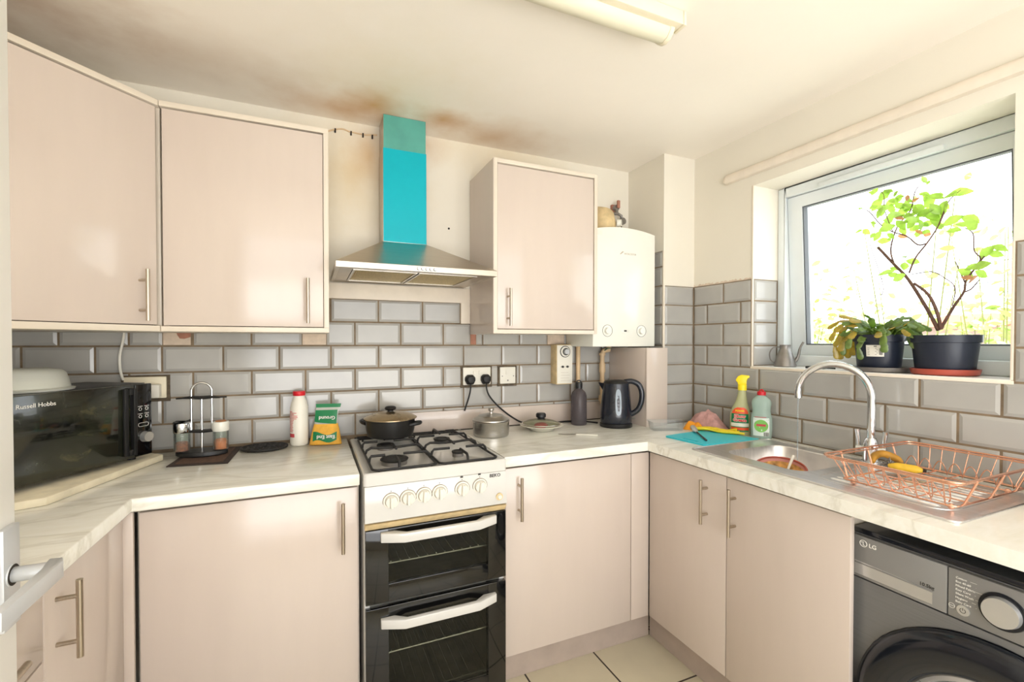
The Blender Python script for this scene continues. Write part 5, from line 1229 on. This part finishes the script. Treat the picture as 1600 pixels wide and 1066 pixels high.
# label on the smaller pot
b = MB(); fa = math.atan2(-P1[1], -P1[0])
def potp(a, z): r = .080*(.82+.11*z/.10)*1.008; return (P1[0]+.95*r*cos(a), P1[1]+r*sin(a), SZ_+.0055+z)
n = 8; A = [fa-.72+.72*i/n for i in range(n+1)]
A = [fa-.55+.75*i/n for i in range(n+1)]
b.add([potp(a, z) for z in (.052, .094) for a in A], [(i, i+1, n+2+i, n+1+i) for i in range(n)]); lb = b.build('label', M['whiteplastic'], p1, smooth=60)
b = MB()
def pq(a0, a1, z0, z1): b.add([tuple(Vector(potp(a, z))+Vector((cos(a), sin(a), 0))*.0008) for z in (z0, z1) for a in (a0, a1)], [(0, 1, 3, 2)])
for i in range(5): pq(fa-.48, fa-.10+(.05 if i % 2 else 0), .058+.006*i, .0592+.006*i)
for i in range(6): pq(fa-.0+.025*i, fa+.012+.025*i, .058, .082)
pq(fa-.22, fa-.10, .088, .091)
b.build('label_print', M['print_dark'], lb, smooth=0)

# leaves
def leaf(mb, p, d, up, L, Wd, mi=0, bend=.25):
    p, d, up = Vector(p), Vector(d).normalized(), Vector(up)
    s_ = d.cross(up); s_ = s_.normalized() if s_.length > 1e-4 else Vector((1, 0, 0)); nn = s_.cross(d).normalized()
    prof = [(0, .06), (.18, .62), (.42, 1.0), (.68, .82), (.88, .38), (1, .02)]
    V, F = [], []
    for u, k in prof:
        c = p+d*L*u-nn*L*bend*u*u; V += [c-s_*Wd*k*.5+nn*Wd*.10*k, c, c+s_*Wd*k*.5+nn*Wd*.10*k]
    for j in range(len(prof)-1): F += [(3*j, 3*j+1, 3*j+4, 3*j+3), (3*j+1, 3*j+2, 3*j+5, 3*j+4)]
    mb.add(V, F, mi)

# shrub: branches stand in a fan along the sill
XS = 1.952
# points of the stems: (along the sill Y, height Z, offset from the fan's plane X)
def Q(y, z, x=0): return Vector((XS+x, y, z))
def U(u, v, x=0):
    # direction through the window at the stem fan, in room coordinates
    a = (u-798.137)/716.697; bq = (v-544.794)/716.697
    cy_, sy_ = cos(YAW), sin(YAW); pt_ = -.0138896
    dx = a*cy_+sy_*cos(pt_)-bq*0; dy = -a*sy_+cy_*cos(pt_); dz = -bq+sin(pt_)
    k = (XS+x)/dx; return Vector((XS+x, dy*k, 1.33+dz*k))
random.seed(21)
stems = [
 ([(1466, 516), (1446, 480), (1418, 437), (1396, 414), (1370, 387)], [.0062, .0056, .005, .0048, .0046], [0, .01, .02, .03, .035]),
 ([(1470, 515), (1463, 487), (1449, 460), (1427, 443)], [.006, .0055, .0048, .004], [0, -.01, -.02, -.02]),
 ([(1419, 427), (1429, 403), (1446, 381), (1463, 355), (1474, 330)], [.003, .0028, .0026, .0022, .0016], [-.01, -.02, -.03, -.035, -.04]),
 ([(1446, 381), (1432, 383), (1415, 370), (1393, 363), (1374, 352), (1356, 332), (1342, 326)], [.0024, .0024, .002, .0019, .0017, .0015, .001], [-.03, -.02, -.01, 0, .01, .02, .02]),
 ([(1470, 513), (1489, 480), (1505, 456), (1508, 439), (1523, 418), (1536, 401)], [.0055, .0045, .0036, .003, .0026, .002], [0, .01, .015, .01, 0, -.01]),
 ([(1523, 418), (1530, 404), (1520, 392), (1518, 366), (1505, 357)], [.002, .0019, .0018, .0016, .0014], [0, -.01, -.015, -.02, -.03]),
 ([(1506, 441), (1498, 424), (1491, 409)], [.0022, .0018, .001], [.01, .02, .03]),
 ([(1504, 457), (1516, 452), (1529, 437)], [.0024, .002, .0012], [.015, .02, .02]),
 ([(1418, 430), (1453, 425), (1475, 435), (1491, 450), (1487, 478)], [.001, .0013, .0014, .0015, .0015], [.02, .0, -.01, -.01, 0]),
 ([(1396, 414), (1390, 390), (1400, 355), (1420, 330), (1427, 300), (1440, 285)], [.003, .0025, .0022, .002, .0015, .001], [.03, .03, .02, .01, 0, 0]),
 ([(1393, 363), (1380, 330), (1378, 305), (1368, 300)], [.0016, .0014, .0012, .001], [0, -.01, -.02, -.02]),
 ([(1463, 355), (1478, 318), (1490, 305), (1498, 298)], [.002, .0016, .0013, .001], [-.035, -.04, -.04, -.03]),
 ([(1376, 462), (1379, 447), (1365, 403), (1351, 367)], [.0012, .0012, .0011, .001], [.04, .04, .035, .03]),
]
b = MB()
for pts, rs, xo in stems:
    P = smooth_path([U(u, v, x) for (u, v), x in zip(pts, xo)], 4); k = len(P)
    R_ = [rs[min(len(rs)-1, int(i/4))]*(1-(i/4 % 1))+rs[min(len(rs)-1, int(i/4)+1)]*(i/4 % 1) for i in range(k)]
    b.tube(P, R_, 8)
b.build('stems', M['bark'], t2, smooth=60)
LV = [(335,97,40),(385,115,60),(345,165,60),(360,205,50),(265,182,25),(330,265,45),(350,322,45),(255,298,35),(295,300,40),(385,345,45),(440,110,30),(455,135,40),(400,280,55),(440,215,45),(460,168,45),(510,170,45),(540,205,50),(530,240,45),(585,205,55),(570,265,50),(590,300,40),(555,310,35),(610,150,60),(645,122,50),(680,182,60),(650,260,55),(630,225,60),(585,110,40),(500,220,40),(470,265,50),(585,40,30),(715,115,62),(772,100,66),(728,242,66),(820,235,62),(825,265,56),(735,292,45),(782,262,45),(485,425,35),(530,448,45),(490,470,45),(440,485,35),(395,505,60),(430,515,45),(460,530,50),(900,402,55),(970,380,45),(950,412,42),(835,475,48),(880,512,45),(800,505,50),(870,470,55),(400,100,45),(425,150,50),(480,195,50),(520,260,45),(560,180,50),(545,280,45),(610,190,50),(410,240,45),(380,180,45),(480,295,38),(420,320,34),(600,260,45),(640,185,50),(660,215,45),(500,150,40),(420,185,40)]
OLD = [(462,232,34),(540,140,28),(500,130,24),(600,312,34),(480,322,34),(830,540,48),(805,530,36),(560,300,30)]
def leaf_on(mb, cu, cv, s_, mi):
    u, v = 1260+cu/3.2294, 270+cv/3.2294; x = random.uniform(-.055, .05); p = U(u, v, x)
    L_ = s_/3.2294/716.7*1.62*1.12
    d = Vector((random.uniform(-.3, .3), random.uniform(-1, 1), random.uniform(-.75, .55))).normalized(); up = Vector((-.75+random.uniform(-.35, .35), -.35+random.uniform(-.35, .35), random.uniform(.0, .75)))
    leaf(mb, p-d*L_*.6, d, up, L_*1.18, L_*.74, mi, .15)
b = MB()
LV += [(x+random.uniform(-22, 22), y+random.uniform(-18, 18), s_*.6) for x, y, s_ in LV if y < 330 and 300 < x < 700]
for q in LV: leaf_on(b, *q, 0)
for q in OLD: leaf_on(b, *q, 1)
b.build('foliage', [M['leaf'], M['leaf_old']], t2, smooth=80)

# trailing cactus: flat jointed segments
def seg(mb, p, d, nrm, L, Wd, mi):
    d = d.normalized(); s_ = d.cross(nrm); s_ = s_.normalized() if s_.length > 1e-4 else Vector((1, 0, 0)); nn = s_.cross(d).normalized(); n = 10; th = .0022
    pr = [(0, .28), (.15, .62), (.3, .74), (.42, .92), (.55, .86), (.7, 1.0), (.86, .92), (.96, .62), (1, .3)]
    mb.loft([[p+d*L*u+s_*Wd*.5*k*cos(2*pi*i/n)+nn*th*(.5+k*.5)*sin(2*pi*i/n) for i in range(n)] for u, k in pr], mi)
b = MB(); random.seed(12); top = Vector((P1[0], P1[1], SZ_+.118))
for k in range(64):
    a = 2*pi*k/64+random.uniform(-.2, .2); out_ = Vector((.75*cos(a), 1.0*sin(a), 0)); left = sin(a) > .25
    p = top+out_*random.uniform(.005, .055)
    el = random.uniform(.45, 1.45) if not (left and k % 3 == 0) else random.uniform(.2, .8); L_ = random.uniform(.036, .050)
    nseg = random.choice((3, 4, 4, 5)) if left else random.choice((2, 3, 3, 4))
    for j in range(nseg):
        d = Vector((out_.x*cos(el), out_.y*cos(el), sin(el)))
        if p.x+d.x*L_ > 2.02: d.x = min(d.x, 0)
        q = p+d*L_
        if q.z < SZ_+.045 and abs((q-top).xy.length) < .10: break
        yel = j >= 2 and left and random.random() < .75 or random.random() < .10
        seg(b, p, d, Vector((random.uniform(-.3, .3)-.6, random.uniform(-.3, .3)-.3, .8)), L_*1.05, random.uniform(.019, .027), 1 if yel else 0)
        p = q; el -= random.uniform(.45, .95); a2 = random.uniform(-.35, .35); out_ = Vector((out_.x*cos(a2)-out_.y*sin(a2), out_.x*sin(a2)+out_.y*cos(a2), 0))
b.build('foliage', [M['cactus'], M['cactus_yellow']], t1, smooth=60)

# ------------------------------------------------------------------ garden outside
struct(MB().box(2.14, 60, -35, 45, -.62, -.55).build('ground', M['bounce_ground'], smooth=0))  # unseen ground, made pale to bounce sunlight onto the ceiling
def bush(label, c, rx, ry, h, nst, m_i, seed, lf=.07, dens=26):
    random.seed(seed); t = thing('garden_shrub', label, 'shrub', c); st = MB(); fo_ = MB()
    for i in range(nst):
        a = random.uniform(0, 2*pi); r_ = random.uniform(.15, 1); H = h*random.uniform(.72, 1)
        e = Vector((c[0]+rx*r_*cos(a), c[1]+ry*r_*sin(a), c[2]+H)); m_ = Vector((c[0]+.4*rx*r_*cos(a), c[1]+.4*ry*r_*sin(a), c[2]+H*.55)); P = smooth_path([Vector(c)+Vector((random.uniform(-.1, .1), random.uniform(-.1, .1), 0)), m_, e], 5); k = len(P)
        st.tube(P, [.008*(1-.8*j/k) for j in range(k)], 6)
        for j in range(dens):
            p = P[random.randint(k//3, k-1)]+Vector((random.gauss(0, .10), random.gauss(0, .10), random.gauss(0, .08)))
            leaf(fo_, p, (random.uniform(-1, 1), random.uniform(-1, 1), random.uniform(-.4, .6)), (random.uniform(-1, 1), random.uniform(-1, 1), .4), lf*random.uniform(.6, 1.2), lf*.5, random.choice((0, 1)) if m_i else 0, .15)
    st.build('stems', M['stem'], t); fo_.build('foliage', [M['hedge'], M['hedge2']], t, smooth=80)
bush('loose pale green shrub left of the pots, seen through the glass', (4.3, 2.95, -.55), .40, .55, 2.55, 22, 1, 1, .085, 34)
bush('low leafy hedge behind the cactus outside the window', (6.1, 3.55, -.55), .45, .6, 2.20, 22, 1, 2, .11, 50)
bush('tall thin sapling outside behind the shrub branches', (3.3, 1.55, -.55), .20, .32, 2.75, 8, 1, 3, .065, 26)
bush('tall airy shrub outside at the right of the window', (4.0, 1.42, -.55), .30, .40, 2.65, 11, 1, 6, .07, 32)
bush('dense low shrub outside below the right pot', (5.2, 1.98, -.55), .40, .42, 2.15, 22, 1, 9, .10, 46)
t = thing('neighbour_house', 'distant house with an orange roof beyond the garden', 'house', (17, 6.2, -.55))
MB().box(15, 19, 5.3, 7.1, -.55, 1.72).build('house_wall', M['brick'], t, smooth=0)
MB().prism([(14.7, 1.72), (19.3, 1.72), (17, 2.12)], 5.2, 7.2, axis='y').build('roof', M['rooftile'], t, smooth=0)
for i, (zA, zB) in enumerate(((2.95, 2.75), (2.55, 2.45))):
    tag(MB().tube([(12, 3+.9*j, zA+(zB-zA)*j/10-.10*sin(pi*j/10)) for j in range(11)], .010, 6).build('overhead_wire', M['gasket']), ('upper' if i == 0 else 'lower')+' of the two thin overhead wires crossing the sky', 'wire')
